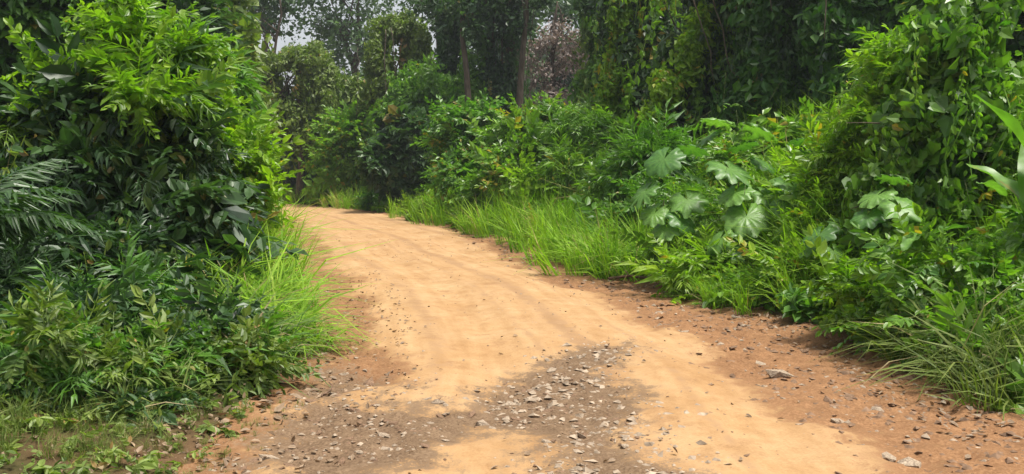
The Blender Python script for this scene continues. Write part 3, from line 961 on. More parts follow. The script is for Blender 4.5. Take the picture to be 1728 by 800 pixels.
# ------------------------------------------------------------------ left mound
x, y, L = IL(9.3, 230, [(150, 250, 105, 100), (240, 215, 90, 90), (210, 330, 120, 120), (290, 340, 65, 110, .4), (110, 390, 100, 110), (200, 450, 110, 90), (270, 470, 70, 80, .2), (40, 300, 90, 110, .3), (60, 480, 90, 90, .4), (110, 530, 90, 60, -1.0), (210, 540, 80, 60, -1.0), (290, 520, 50, 60, -.8), (20, 580, 80, 60, -1.2), (340, 430, 40, 70, -.2), (380, 480, 34, 50, -.2)])
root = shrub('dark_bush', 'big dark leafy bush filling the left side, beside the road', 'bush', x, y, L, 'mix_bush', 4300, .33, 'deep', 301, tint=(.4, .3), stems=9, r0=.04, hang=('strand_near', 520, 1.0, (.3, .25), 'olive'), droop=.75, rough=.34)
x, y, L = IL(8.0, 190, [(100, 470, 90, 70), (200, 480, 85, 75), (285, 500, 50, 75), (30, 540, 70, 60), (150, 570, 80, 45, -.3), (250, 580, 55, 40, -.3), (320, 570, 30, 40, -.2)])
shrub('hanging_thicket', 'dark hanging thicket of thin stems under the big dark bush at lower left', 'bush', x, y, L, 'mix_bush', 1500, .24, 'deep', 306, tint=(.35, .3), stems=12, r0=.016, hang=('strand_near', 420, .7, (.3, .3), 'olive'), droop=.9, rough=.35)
x, y, L = IL(9.2, 245, [(228, 65, 34, 30), (280, 110, 40, 26), (190, 120, 36, 28, -.2), (335, 95, 30, 28, .4), (130, 175, 36, 24, .2), (325, 165, 36, 26, .1), (212, 12, 26, 26, .2), (65, 205, 34, 26, .3), (15, 225, 28, 24), (250, 165, 36, 24, -.6), (165, 60, 24, 24, .6), (95, 110, 30, 26, .9), (300, 45, 24, 22, .8)])
shrub('lime_sapling', 'lime green sapling with star shaped leaf whorls rising over the dark bush', 'sapling', x, y, L, 'mix_lime', 1000, .27, 'lime', 302, tint=(.3, .3), stems=8, r0=.022, inner=.3, shoot=.2)
x, y, L = IL(10.2, 385, [(392, 250, 36, 34), (415, 290, 34, 42), (360, 235, 36, 40), (375, 330, 50, 60), (345, 190, 32, 36), (340, 300, 40, 60), (420, 345, 36, 36)])
shrub('yellow_green_shrub', 'yellow green leafy shrub at the road side of the big dark bush', 'shrub', x, y, L, 'pinnate_near', 1100, .27, 'lime', 303, tint=(.5, .25), stems=5, r0=.02)
x, y, L = IL(14, 370, [(335, 130, 50, 40), (380, 160, 40, 50), (350, 210, 50, 60), (400, 230, 40, 50)])
shrub('star_leaf_shrub', 'shrub with dark star shaped leaves behind the lime sapling', 'shrub', x, y, L, 'whorl', 600, .42, 'mid', 304, tint=(.45, .25), stems=5, r0=.03)
# ------------------------------------------------------------------ right bank
x, y, L = IL(9.8, 1590, [(1600, 100, 60, 75), (1560, 200, 80, 75), (1650, 190, 70, 85), (1540, 320, 75, 75), (1665, 290, 45, 60, .5), (1500, 390, 60, 65), (1560, 400, 60, 60, .3), (1620, 40, 50, 60, .3)])
shrub('climber_mound', 'tall mound of heart leaved climbers on the right bank', 'bush', x, y, L, 'mix_climber', 3600, .28, 'vine', 311, 'facing', (.45, .3), 7, .03, ('strand_near', 130, .7, (.5, .2), 'vine'))
x, y, L = IL(11.0, 1450, [(1515, 130, 36, 60), (1480, 215, 40, 60), (1450, 280, 45, 55), (1405, 340, 45, 45), (1450, 370, 45, 50), (1385, 410, 45, 45, -.3), (1430, 440, 40, 40, -.4)])
shrub('bright_climber', 'bright yellow green climber sloping down the left of the climber mound', 'bush', x, y, L, 'mix_fine', 2400, .24, 'lime', 312, 'foliage', (.4, .3), 6, .016)
x, y, L = IL(8.0, 1570, [(1500, 505, 45, 40), (1570, 500, 50, 50), (1635, 505, 45, 55), (1540, 545, 50, 30, -.1), (1610, 565, 50, 30, -.1), (1450, 500, 36, 32, .3)])
shrub('olive_bush', 'low olive green bush at the road edge below the climber mound', 'bush', x, y, L, 'pinnate_near', 1100, .22, 'lime', 313, tint=(.3, .3), stems=7, r0=.012)
x, y, L = IL(10.3, 1370, [(1370, 460, 40, 30), (1320, 465, 36, 28), (1420, 475, 36, 28), (1390, 500, 40, 22, -.3)])
shrub('verge_bush', 'small mid green bush on the right verge before the lobed leaves', 'bush', x, y, L, 'pinnate_near', 320, .22, 'lime', 314, tint=(.5, .28), stems=5, r0=.012)
x, y, L = IL(12.2, 1200, [(1180, 440, 36, 24), (1240, 450, 36, 24), (1130, 430, 34, 24, .4)])
shrub('verge_bush', 'small dark green bush under the large lobed leaves', 'bush', x, y, L, 'pinnate_near', 300, .24, 'vine', 315, tint=(.5, .25), stems=5, r0=.012)


# ------------------------------------------------------------------ large leaves, one by one
def lobed_leaf(r, lobes=7, depth=.22):
    n = lobes * 6
    a = np.linspace(-math.pi * .93, math.pi * .93, n) + math.pi / 2
    rad = 1 - depth * (0.5 - 0.5 * np.cos((np.arange(n) / (n - 1) * lobes) * 2 * np.pi)) - .08 * r.random(n)
    ang = a - math.pi / 2
    rad = rad * (1.0 - .22 * np.abs(ang) / math.pi)
    rings = [0.0, .4, .75, 1.0]
    V = [(0, 0, 0)]
    for q in rings[1:]:
        for k in range(n):
            rr = rad[k] * q if q == 1 else q * (.86 + .14 * rad[k])
            vein = .014 * math.cos(k / (n - 1) * lobes * 2 * math.pi) * q
            V.append((rr * math.cos(a[k]), rr * math.sin(a[k]), -.22 * q * q + .10 * q - vein + .03 * r.normal() * q))
    F = [(0, 1 + k, 2 + k) for k in range(n - 1)]
    for j in range(2):
        o0, o1 = 1 + j * n, 1 + (j + 1) * n
        for k in range(n - 1):
            F += [(o0 + k, o1 + k, o1 + k + 1), (o0 + k, o1 + k + 1, o0 + k + 1)]
    return np.array(V), np.array(F), np.full(len(V), .5)


def paddle_leaf(r, w=.24, wave=.03, droop=.35, n=14):
    V, F = [], []
    for i in range(n):
        k = i / (n - 1)
        ww = w * (math.sin(math.pi * min(1, k * .94 + .04)) ** .6) * (1 - .25 * k)
        z = .25 * k - droop * k * k
        for j, q in enumerate((-1, -.5, 0, .5, 1)):
            V.append((q * ww, k, z + .16 * abs(q) * ww * 2 + wave * math.sin(k * 19 + j) * abs(q)))
    for i in range(n - 1):
        for j in range(4):
            a_ = i * 5 + j
            F += [(a_, a_ + 1, a_ + 6), (a_, a_ + 6, a_ + 5)]
    return np.array(V), np.array(F), np.full(len(V), .5)


LOB = [new_mesh('lobed_leaf', *lobed_leaf(np.random.default_rng(40 + i), 7 + i % 2 * 2, .20 + .05 * (i % 3)), M['broad'], True) for i in range(4)]
PAD = [new_mesh('paddle_leaf', *paddle_leaf(np.random.default_rng(50 + i), .28 - .03 * i), M['broad'], True) for i in range(3)]
LONG = [new_mesh('long_leaf', *paddle_leaf(np.random.default_rng(60 + i), 0.17, .02, .45, 18), M['mid'], True) for i in range(2)]
for me, tv in [(LOB[0], .2), (LOB[1], .45), (LOB[2], .7), (LOB[3], .9), (PAD[0], .4), (PAD[1], .7), (PAD[2], .9), (LONG[0], .6), (LONG[1], .9)]:
    # paler along the veins, blotched in between
    co = np.empty(len(me.vertices) * 3, np.float32); me.vertices.foreach_get('co', co); co = co.reshape(-1, 3)
    if me.name.startswith('lobed'):
        an = np.arctan2(co[:, 0], co[:, 1]); vein = np.cos(an * 8) ** 8
    else:
        vein = (np.abs(co[:, 0]) < .01).astype(float) * .8 + .3 * np.sin(co[:, 1] * 45) ** 6
    me.attributes['tint'].data.foreach_set('value', np.clip(tv + .35 * vein - .25 * fbm(co[:, 0] * 5, co[:, 1] * 5, 3), 0, 1).astype(np.float32))


def orient(o, centre, ydir, normal, size, flat=1.0):
    Yv = Vector(ydir).normalized(); Zv = Vector(normal)
    Xv = Yv.cross(Zv).normalized(); Zv = Xv.cross(Yv)
    m = Matrix((Xv, Yv, Zv)).transposed().to_4x4()
    o.matrix_local = Matrix.Translation(centre) @ m @ Matrix.Diagonal((size * flat, size, size, 1))


def leaf_plant(name, label, cat, base_px, d, spots, meshes, r, stem_r=.02, shift=0):
    """spots: (px, py, size, tilt to the camera, heading) of each leaf"""
    base_px += shift
    spots = [(s_[0] + shift, *s_[1:]) for s_ in spots]
    x, y = col(base_px, d), d
    z0 = float(surf_z(x, y)[0])
    root = thing(name, label, cat, (x, y, z0))
    hi = max(top(s[1], d) for s in spots) - z0
    tip = np.array([r.normal(0, .08), r.normal(0, .08), hi * .62])
    add_part(root, 'stem', limb((0, 0, -.1), tip, stem_r, stem_r * .5, r, .06), M['stem'], smooth=True)
    for i, (px, py, size, dy, yaw, pitch) in enumerate(spots):
        dd = d + dy
        c = np.array([col(px, dd) - x, dy, top(py, dd) - z0])
        lf = link('leaf', meshes[i % len(meshes)], root)
        yd = np.array([math.sin(yaw) * math.cos(pitch), math.cos(yaw) * math.cos(pitch), -math.sin(pitch)])
        nz = np.array([math.sin(yaw) * math.sin(pitch), math.cos(yaw) * math.sin(pitch), math.cos(pitch)]) + r.normal(0, .18, 3)
        orient(lf, c, yd, nz, size * (1.02 if meshes[0].name.startswith('lobed') else 1))
        k = r.uniform(.35, 1)
        s = tip * k
        mid = (s + c) / 2 + np.array([0, 0, .15 * np.linalg.norm(c - s)])
        pts = np.array([s * (1 - t) ** 2 + 2 * mid * t * (1 - t) + c * t * t for t in np.linspace(0, 1, 6)])
        V, F, T = tube(pts, np.linspace(stem_r * .5, stem_r * .3, 6), 6)
        inv = np.array(lf.matrix_local.inverted())
        V = V @ inv[:3, :3].T + inv[:3, 3]
        add_part(lf, 'petiole', (V, F, T), M['stem'], smooth=True)
    return root


r = np.random.default_rng(400)
PI = math.pi
leaf_plant('lobed_leaf_plant', 'large lobed leaf plant on the left of its group, drooping grey green leaves', 'plant', 1150, 12.7, [
    (1145, 268, .36, -.2, -2.3, .75), (1112, 325, .30, -.3, -2.0, .8), (1185, 338, .34, -.4, 2.9, .6), (1150, 385, .26, -.5, -2.8, .7), (1190, 250, .30, .4, 1.2, .3), (1105, 290, .24, .3, -1.2, .5), (1165, 300, .28, .3, .4, .1), (1130, 360, .26, -.4, -2.4, .7), (1175, 370, .28, -.5, 2.6, .7), (1200, 300, .26, -.1, 2.0, .5)], LOB, r, shift=-25)
leaf_plant('lobed_leaf_plant', 'tallest large lobed leaf plant, in the middle of its group', 'plant', 1235, 12.3, [
    (1212, 205, .30, .2, -1.4, -.2), (1275, 218, .34, 0, 1.5, .45), (1230, 285, .40, -.3, 2.8, .5), (1250, 245, .28, .4, .2, .2), (1260, 365, .38, -.7, -2.9, .75), (1215, 405, .28, -.8, -2.2, .8), (1195, 230, .26, .4, -2.0, .6), (1285, 275, .26, .2, 2.0, .5), (1240, 325, .30, -.5, -2.7, .6), (1290, 330, .28, -.4, 2.5, .6), (1240, 420, .24, -.8, 3.0, .7)], LOB[::-1], r)
leaf_plant('lobed_leaf_plant', 'large lobed leaf plant on the right of its group, beside the bright grass', 'plant', 1315, 11.7, [
    (1305, 316, .36, -.2, 3.0, .5), (1340, 262, .30, .2, 1.2, .4), (1320, 235, .26, .3, -.5, .2), (1350, 300, .26, 0, 2.2, .6), (1290, 345, .26, -.3, -2.4, .7), (1275, 300, .24, .2, -1.5, .4), (1335, 350, .28, -.4, 2.8, .6), (1300, 395, .26, -.6, -2.8, .7), (1350, 390, .24, -.5, 2.3, .6)], [LOB[1], LOB[3], LOB[0], LOB[2]], r, shift=35)
leaf_plant('lobed_leaf_plant', 'small lobed leaf plant low on the bank, left of the olive bush', 'plant', 1400, 10.0, [
    (1385, 395, .24, -.1, -2.4, .6), (1425, 380, .26, .1, 2.0, .4), (1410, 425, .22, -.3, 3.0, .7), (1370, 420, .18, 0, -1.4, .5), (1440, 415, .2, 0, 1.6, .5)], LOB, r, .014)
leaf_plant('lobed_leaf_plant', 'lobed leaf plant half hidden at the left foot of the climber mound', 'plant', 1500, 8.9, [
    (1480, 330, .24, .1, -2.0, .5), (1520, 350, .26, -.2, 2.8, .6), (1505, 300, .22, .2, .8, .3), (1465, 365, .2, 0, -2.6, .6), (1535, 395, .2, -.3, 2.4, .6)], LOB[::-1], r, .014)
leaf_plant('broad_leaf_plant', 'broad paddle leaf plant in front of the climber mound', 'plant', 1600, 7.9, [
    (1640, 385, .42, -.1, -1.5, .15), (1560, 395, .34, -.3, -2.2, .3), (1650, 310, .40, .2, 1.1, .2), (1600, 430, .34, -.4, 2.9, .5), (1690, 350, .36, 0, 1.4, .35), (1545, 350, .3, .3, -.9, .3), (1665, 420, .3, -.3, 2.4, .5)], PAD, r, .014)


def strap_plant(name, label, base_px, d, leaves, meshes, r, mat='stem'):
    x, y = col(base_px, d), d
    z0 = float(surf_z(x, y)[0])
    root = thing(name, label, 'plant', (x, y, z0))
    add_part(root, 'stem', limb((0, 0, -.1), (0, 0, leaves[0][3] * 1.02), .05, .035, r, .03), M['stem'], smooth=True)
    for i, (yaw, pitch, size, zz) in enumerate(leaves):
        lf = link('leaf', meshes[i % len(meshes)], root)
        yd = (math.sin(yaw) * math.cos(pitch), math.cos(yaw) * math.cos(pitch), math.sin(pitch))
        nz = (-math.sin(yaw) * math.sin(pitch), -math.cos(yaw) * math.sin(pitch), math.cos(pitch))
        orient(lf, (0, 0, zz), yd, nz, size)
    return root


strap_plant('banana_plant', 'banana like plant with long upright leaf blades at the right frame edge', 1760, 7.4, [(-1.3, 1.25, 1.1, 1.0), (.4, 1.2, 1.2, .75), (1.6, .8, 1.0, .55), (-.5, .9, .9, .8)], LONG, r)


def frond_mesh(r, n=26):
    P = [strip([(0, k, .45 * k - .75 * k * k) for k in np.linspace(0, 1, 8)], .008)]
    for k in np.linspace(.08, 1, n):
        for sg in (-1, 1):
            v, f = leaf_shape('lance', r)
            m = rotm(r.normal(-.35, .12), 0, sg * -(1.15 - .5 * k) + r.normal(0, .06))
            P.append(((v * np.array([.8, 1, 1]) * .36 * (1.02 - .75 * k ** 2)) @ m.T + np.array([0, k, .45 * k - .75 * k * k]), f, np.full(len(v), .5 + r.normal(0, .12))))
    V, F, T = join(P)
    return new_mesh('frond', V, F, np.clip(T, 0, 1), M['deep'])


FR = [frond_mesh(np.random.default_rng(70 + i)) for i in range(3)]


def fern(label, px, d, n, size, h, r):
    x, y = col(px, d), d
    root = thing('fern', label, 'fern', (x, y, float(surf_z(x, y)[0])), 'ferns at the left edge')
    add_part(root, 'stem', limb((0, 0, -.1), (0, 0, h), .06, .04, r, .03), M['bark'], smooth=True)
    for i in range(n):
        fr = link('frond', FR[i % 3], root)
        a = i / n * 6.283 + r.normal(0, .2); p = r.uniform(.25, .8)
        orient(fr, (0, 0, h * r.uniform(.85, 1)), (math.sin(a) * math.cos(p), math.cos(a) * math.cos(p), math.sin(p)), (-math.sin(a) * math.sin(p), -math.cos(a) * math.sin(p), math.cos(p)), size * r.uniform(.8, 1.15))
    return root


fern('tall fern with drooping feathery fronds at the left frame edge', -50, 7.0, 15, .95, .85, r)
fern('smaller fern low in the shade behind the tall fern', 40, 8.4, 10, .8, .5, r)


# ------------------------------------------------------------------ grass
def tussock(name, label, x, y, n, size, fam, mat, seed, spread=.25, lean=(0, 0), group=None, tint=(.5, .2)):
    r = np.random.default_rng(seed)
    z0 = float(surf_z(x, y)[0])
    P = np.stack([r.normal(0, spread, n), r.normal(0, spread, n), np.zeros(n)], 1)
    P[:, 2] = surf_z(P[:, 0] + x, P[:, 1] + y) - z0 - .03
    up = np.array([lean[0], lean[1], 1.0]) + r.normal(0, .16, (n, 3)) + nrm(P + 1e-6) * np.array([.25, .25, 0])
    a = r.uniform(0, 6.28, n)
    Yd = np.cross(up, np.stack([np.cos(a), np.sin(a), np.zeros(n)], 1))
    V, F, T = scatter(fam, P, Yd, up, size * r.uniform(.65, 1.2, n), tint[0] + tint[1] * r.normal(size=n), r)
    o = link(name, new_mesh(name, V, F, T, M[mat]), None, (x, y, z0))
    return tag(o, label, 'grass clump', group)


GC = 'tall grass clumps on the verges'
for i, (px, d, size, n, sp, lean, mat, lab) in enumerate([
    (450, 8.6, .7, 30, .20, (.25, -.2), 'grass', 'arching grass clump at the tip of the left verge'),
    (405, 8.5, 1.0, 34, .22, (.12, -.2), 'grass', 'tall arching grass clump below the yellow green shrub'),
    (395, 10.0, 1.3, 44, .28, (.12, 0), 'grass', 'bright tall grass clump beside the road, below the yellow shrub'),
    (395, 11.6, 1.25, 44, .28, (.08, 0), 'grass', 'bright grass clump leaning over the left road edge'),
    (375, 13.0, 1.7, 40, .35, (.1, 0), 'grass', 'tallest bright grass clump behind the yellow green shrub'),
    (365, 15.5, 1.4, 44, .35, (.05, 0), 'grass', 'bright grass clump where the left verge meets the bend'),
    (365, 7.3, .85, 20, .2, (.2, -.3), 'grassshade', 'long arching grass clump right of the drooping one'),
    (430, 7.9, .75, 22, .2, (.25, -.3), 'grass', 'low arching grass clump bending over the left road margin'),
    (1395, 11.2, 1.25, 44, .4, (-.15, -.1), 'grass', 'bright tall grass clump right of the lobed leaf plants'),
    (1440, 10.2, 1.1, 40, .35, (-.15, -.1), 'grass', 'bright grass clump left of the climber mound'),
    (1345, 10.9, .6, 36, .35, (-.1, -.1), 'grass', 'grass clump in front of the right lobed leaf plant'),
    (1000, 16.5, 1.15, 46, .5, (-.1, -.1), 'grass', 'wide grass clump on the far right verge before the fine leaved shrub'),
    (1060, 15.2, 1.0, 40, .4, (-.1, -.1), 'grass', 'grass clump left of the drooping lobed leaves'),
    (1700, 6.7, .8, 22, .25, (-.3, -.15), 'grassdull', 'arching broad grass clump at the lower right frame edge'),
    (1660, 7.1, .8, 24, .2, (-.25, -.15), 'grassdull', 'smaller arching grass clump beside the olive bush'),
    (1745, 6.3, .7, 22, .2, (-.25, -.2), 'grassdull', 'grass clump cut by the right frame edge, nearest the camera'),
    (1065, 14.2, 1.2, 44, .4, (-.1, -.1), 'grass', 'tall bright grass clump left of the lobed leaf plants, up the bank'),
    (1095, 13.8, .8, 36, .35, (-.1, -.1), 'grass', 'bright grass clump just left of the drooping lobed leaves, nearer the road'),
    (1265, 11.0, .6, 40, .35, (-.1, -.1), 'grass', 'bright grass clump below the tallest lobed leaf plant'),
    (1365, 12.8, 1.3, 44, .4, (-.1, -.1), 'grass', 'tall bright grass clump behind the right lobed leaf plant'),
    (1425, 12.2, 1.7, 44, .4, (-.1, -.1), 'grass', 'tallest bright grass clump on the right bank beside the bright climber'),
    (935, 19.5, 1.2, 46, .5, (-.1, -.1), 'grass', 'bright grass clump below the bright green leafy shrub'),
    (965, 22.5, 1.5, 46, .6, (-.1, 0), 'grass', 'tall bright grass clump up the bank by the fine leaved shrub'),
    (860, 23.5, 1.2, 46, .6, (-.1, 0), 'grass', 'bright grass clump on the verge left of the bright green leafy shrub'),
    (790, 27, 1.2, 46, .6, (-.1, 0), 'grass', 'bright grass clump below the mid green leafy shrub'),
    (735, 31, 1.1, 46, .6, (-.1, 0), 'grass', 'bright grass clump right of the round dark shrub'),
    (610, 39, 1.1, 50, .7, (0, 0), 'grass', 'low bright grass clump left of the round dark shrub'),
    (545, 43.5, 1.2, 50, .8, (0, 0), 'grass', 'bright grass clump at the outside of the bend'),
    (500, 47.5, 1.3, 60, 1.0, (0, 0), 'grass', 'bright grass clump straight above the point where the road vanishes'),
    (460, 50, 1.3, 60, 1.0, (0, 0), 'grass', 'bright grass clump furthest left round the bend'),
    (250, 6.1, .42, 20, .3, (.15, -.2), 'grassdull', 'low arching dry grass clump left of the gravel near the road'),
    (90, 6.2, .6, 18, .3, (.1, -.2), 'grassdull', 'taller arching grass clump near the lower left corner'),
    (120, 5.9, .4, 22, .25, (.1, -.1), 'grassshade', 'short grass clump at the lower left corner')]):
    tussock('grass_clump', lab, col(px, d), d, int(n * 1.2), size, 'arch' if ('arch' in lab or 'droop' in lab) else 'tuft', mat, 500 + i, sp, lean, GC, (.65, .2) if mat == 'grass' and px < 700 else (.5, .2))

# general grass of the verges: nobody could count it
def verge_grass(name, label, n, ylo, yhi, side, emax, hfun, fam, mat, seed, tint=(.5, .2), pw=2.0):
    r = np.random.default_rng(seed)
    y = ylo * (yhi / ylo) ** r.random(n)
    cx = np.interp(y, CLD[:, 1], CLD[:, 0])
    sl = np.interp(y, CLD[:, 1], _tan[:, 1])
    e = emax * r.random(n) ** pw + (.12 if side > 0 else -.15) + .35 * (fbm(y * 1.3, y * 0 + seed, 9) - .5)
    x = cx + side * (2.5 + e) / np.maximum(sl, .35)
    ee, t, s = edge_d(x, y)
    z = surf_z(x, y) - .02
    hgt = hfun(x, y, ee) * r.uniform(.6, 1.25, n)
    keep = (hgt > .05) & (ee > -.25)
    x, y, z, hgt = x[keep], y[keep], z[keep], hgt[keep]
    m = len(x)
    up = np.array([-side * .06, -.12, 1.0]) + r.normal(0, .18, (m, 3))
    a = r.uniform(0, 6.28, m)
    Yd = np.cross(up, np.stack([np.cos(a), np.sin(a), np.zeros(m)], 1))
    T = tint[0] + tint[1] * (r.normal(size=m) * .6 + (fbm(x * .5, y * .5, 77) - .5) * 2.2)
    V, F, T = scatter(fam, np.stack([x, y, z], 1), Yd, up, hgt, T, r)
    o = link(name, new_mesh(name, V, F, T, M[mat]), kind='stuff')
    o['label'] = label
    o['category'] = 'grass'
    return o


verge_grass('grass', 'bright green grass covering the left verge of the dirt road', 1500, 7.2, 40, -1, 2.6, lambda x, y, e: np.clip(.02 + .55 * np.maximum(e - .25, 0), .0, np.where(y > 14, .8, 1.3)) * sstep(6.5, 9, y) * np.where((e > 0.95) & (y < 10.5), 0, 1), 'tuft', 'grass', 601, (.5, .22), 1.3)
verge_grass('grass', 'bright green grass covering the right verge of the dirt road', 3400, 5.5, 42, 1, 5.5, lambda x, y, e: np.clip(.20 + .32 * e, .12, 1.0), 'tuft', 'grass', 602, (.45, .22), 1.3)
verge_grass('grass', 'sunlit grass along the far verge of the bend', 1100, 22, 46, 1, 3.6, lambda x, y, e: np.clip(.30 + .25 * e, .2, .9), 'tuft', 'grass', 605, (.6, .25), 1.0)
verge_grass('low_grass', 'short thin olive grass at the lower left corner', 900, 4.3, 7.2, -1, 2.6, lambda x, y, e: np.clip(.08 + .13 * e, .05, .32) * (fbm(x * 1.6, y * 1.6, 15) > .40), 'tuft', 'grassdull', 603, (.45, .4), 1.0)
verge_grass('low_grass', 'short thin grass fringe creeping over the right road edge', 900, 5.0, 30, 1, .9, lambda x, y, e: np.clip(.10 + .15 * e, .07, .25), 'tuft_thin', 'grassdull', 604, (.4, .25), 1.0)

def ground_cover(name, label, n, ylo, yhi, side, e0, e1, size, mat, seed, lift=.12, tint=(.5, .3)):
    r = np.random.default_rng(seed)
    y = ylo * (yhi / ylo) ** r.random(n)
    cx = np.interp(y, CLD[:, 1], CLD[:, 0]); sl = np.interp(y, CLD[:, 1], _tan[:, 1])
    x = cx + side * (2.5 + r.uniform(e0, e1, n) + .5 * (fbm(y * 1.1, y * 0, seed) - .5)) / np.maximum(sl, .35)
    ee, t, s = edge_d(x, y)
    keep = (ee > e0 - .3) & (fbm(x * .8, y * .8, seed + 3) > .40)
    x, y, ee = x[keep], y[keep], ee[keep]
    m = len(x)
    S = size * r.uniform(.5, 1.5, m) * (1 + .012 * y)
    z = surf_z(x, y) + r.uniform(0, 1, m) * np.clip(lift * (.4 + ee), 0, lift * 3.5)
    out = np.array([-side * .5, -.35, .55]) + r.normal(0, .5, (m, 3))
    Zd = np.array([-side * .25, -.2, 1.0]) + r.normal(0, .3, (m, 3))
    T = tint[0] + tint[1] * (r.normal(size=m) * .5 + (fbm(x * .6, y * .6, seed) - .5) * 2.5)
    V, F, T = scatter('weed', np.stack([x, y, z], 1), out, Zd, S, T, r)
    o = link(name, new_mesh(name, V, F, T, M[mat]), kind='stuff')
    o['label'] = label; o['category'] = 'weeds'


ground_cover('weeds', 'leafy mid green weeds covering the right bank', 2800, 5.6, 36, 1, .1, 5, .22, 'vine', 651, .34, (.6, .3))
ground_cover('weeds', 'lime green weeds dotted over the right bank', 1300, 7, 36, 1, .6, 5.5, .24, 'lime', 652, .26)
ground_cover('weeds', 'dark tangled weeds under the big dark bush at lower left', 1500, 5.3, 9.5, -1, .3, 3.2, .12, 'deep', 653, .09, (.6, .3))
ground_cover('weeds', 'olive weeds at the lower left corner', 700, 4.3, 7.5, -1, .1, 2.6, .09, 'olive', 654, .06)

for i, (px, d, hgt, mt, fm, lab) in enumerate([
    (1010, 18.2, 1.2, 'vine', 'mix_fine', 'tall fine leaved weed on the bank right of the wide grass clump'),
    (1085, 15.8, 1.2, 'mid', 'pinnate_near', 'tall leafy weed on the bank left of the drooping lobed leaves'),
    (1185, 14.4, .9, 'vine', 'mix_fine', 'leafy weed growing between the left and middle lobed leaf plants'),
    (1300, 13.6, 1.0, 'lime', 'pinnate_near', 'lime weed growing between the middle and right lobed leaf plants'),
    (1375, 12.6, 1.2, 'lime', 'mix_fine', 'tall lime weed right of the lobed leaf plants'),
    (1455, 11.6, 1.1, 'vine', 'pinnate_near', 'tall leafy weed at the foot of the bright climber'),
    (1525, 10.2, .9, 'vine', 'mix_fine', 'fine leaved weed before the left side of the climber mound'),
    (1680, 7.0, .55, 'vine', 'pinnate_near', 'low leafy weed among the arching grass at the lower right'),
    (1695, 7.7, .9, 'vine', 'pinnate_near', 'tall leafy weed under the banana like blades'),
    (915, 22.5, 1.2, 'lime', 'pinnate_far', 'lime weed thicket on the verge below the bright green leafy shrub'),
    (835, 25.5, 1.2, 'vine', 'pinnate_far', 'leafy weed thicket on the verge below the mid green leafy shrub'),
    (1215, 11.6, .45, 'lime', 'mix_fine', 'low lime weed at the foot of the tallest lobed leaf plant')]):
    q = np.random.default_rng(680 + i)
    Lb = [(q.normal(0, .32), q.normal(0, .25), hgt * k, .30, .28, .26) for k in (.3, .45, .65, .85)]
    shrub('bank_weed', lab, 'weed', col(px, d), d, Lb, fm, 330, .19 + .008 * d, mt, 680 + i, tint=(.45, .3), stems=5, r0=.009, group='tall weeds on the right bank')

for i, (px, d, hgt, mt, fm, lab) in enumerate([
    (60, 6.5, .55, 'deep', 'mix_fine', 'dark sprawling weed below the fern at the left frame edge'),
    (150, 6.9, .5, 'mid', 'mix_fine', 'fine leaved dark weed under the middle of the hanging thicket'),
    (235, 6.7, .45, 'deep', 'pinnate_near', 'dark leafy weed under the right end of the hanging thicket'),
    (310, 6.6, .35, 'mid', 'mix_fine', 'low fine leaved weed left of the arching left grass'),
    (20, 5.7, .35, 'olive', 'mix_fine', 'olive fine leaved weed in the lower left corner'),
    (130, 5.6, .3, 'mid', 'mix_fine', 'low feathery weed near the bottom left of the picture'),
    (370, 6.5, .28, 'olive', 'pinnate_near', 'small olive weed at the road edge below the arching left grass')]):
    q = np.random.default_rng(780 + i)
    Lb = [(q.normal(0, .28), q.normal(0, .2), hgt * k, .24, .22, .16) for k in (.25, .4, .6, .8)]
    shrub('shade_weed', lab, 'weed', col(px, d), d, Lb, fm, 260, .2, mt, 780 + i, tint=(.45, .3), stems=5, r0=.006, group='weeds at the lower left')

# low herbs strung along both edges
HB = [(1480, 8.6, 'vine', 'small leafy herb at the foot of the olive bush'), (1420, 9.3, 'mid', 'small mid green herb at the road edge, left of the olive bush'),
      (1310, 10.6, 'vine', 'small bright herb at the road edge below the lobed leaves'), (1220, 11.9, 'mid', 'small herb at the road edge under the dark verge bush'),
      (1130, 13.6, 'vine', 'small bright herb at the right road edge near the drooping lobed leaves'), (980, 17.6, 'mid', 'small herb at the right road edge by the wide grass clump'),
      (900, 21.5, 'vine', 'small bright herb on the right verge beside the fallen branch'), (800, 25.5, 'vine', 'light green herb low on the far verge right of the round shrub'),
      (730, 29, 'lime', 'lime herb low on the far verge under the round dark shrub'), (560, 43, 'lime', 'lime herb at the far end of the visible road'),
      (640, 37, 'mid', 'mid green herb low on the far verge left of the round shrub'), (1680, 6.9, 'vine', 'small herb at the road edge near the lower right corner'),
      (1570, 7.7, 'mid', 'dark small herb at the road edge under the olive bush'),
      (420, 7.6, 'mid', 'small herb at the foot of the arching left grass')]
for i, (px, d, mt, lab) in enumerate(HB):
    w = 26 * max(1, 1.0)
    q = np.random.default_rng(700 + i)
    sz = .17 + .008 * d
    x, y = col(px, d), d
    Lb = [(q.normal(0, sz * .8), q.normal(0, sz * .5), sz * q.uniform(.5, 1.0), sz * .8, sz * .7, sz * .6) for _ in range(3)]
    shrub('verge_herb', lab, 'herb', x, y, Lb, 'whorl_oval' if i % 2 else 'pinnate_near', 150, .16 + .006 * d, mt, 700 + i, tint=(.5, .25), stems=3, r0=.006, group='herbs along the road edges')

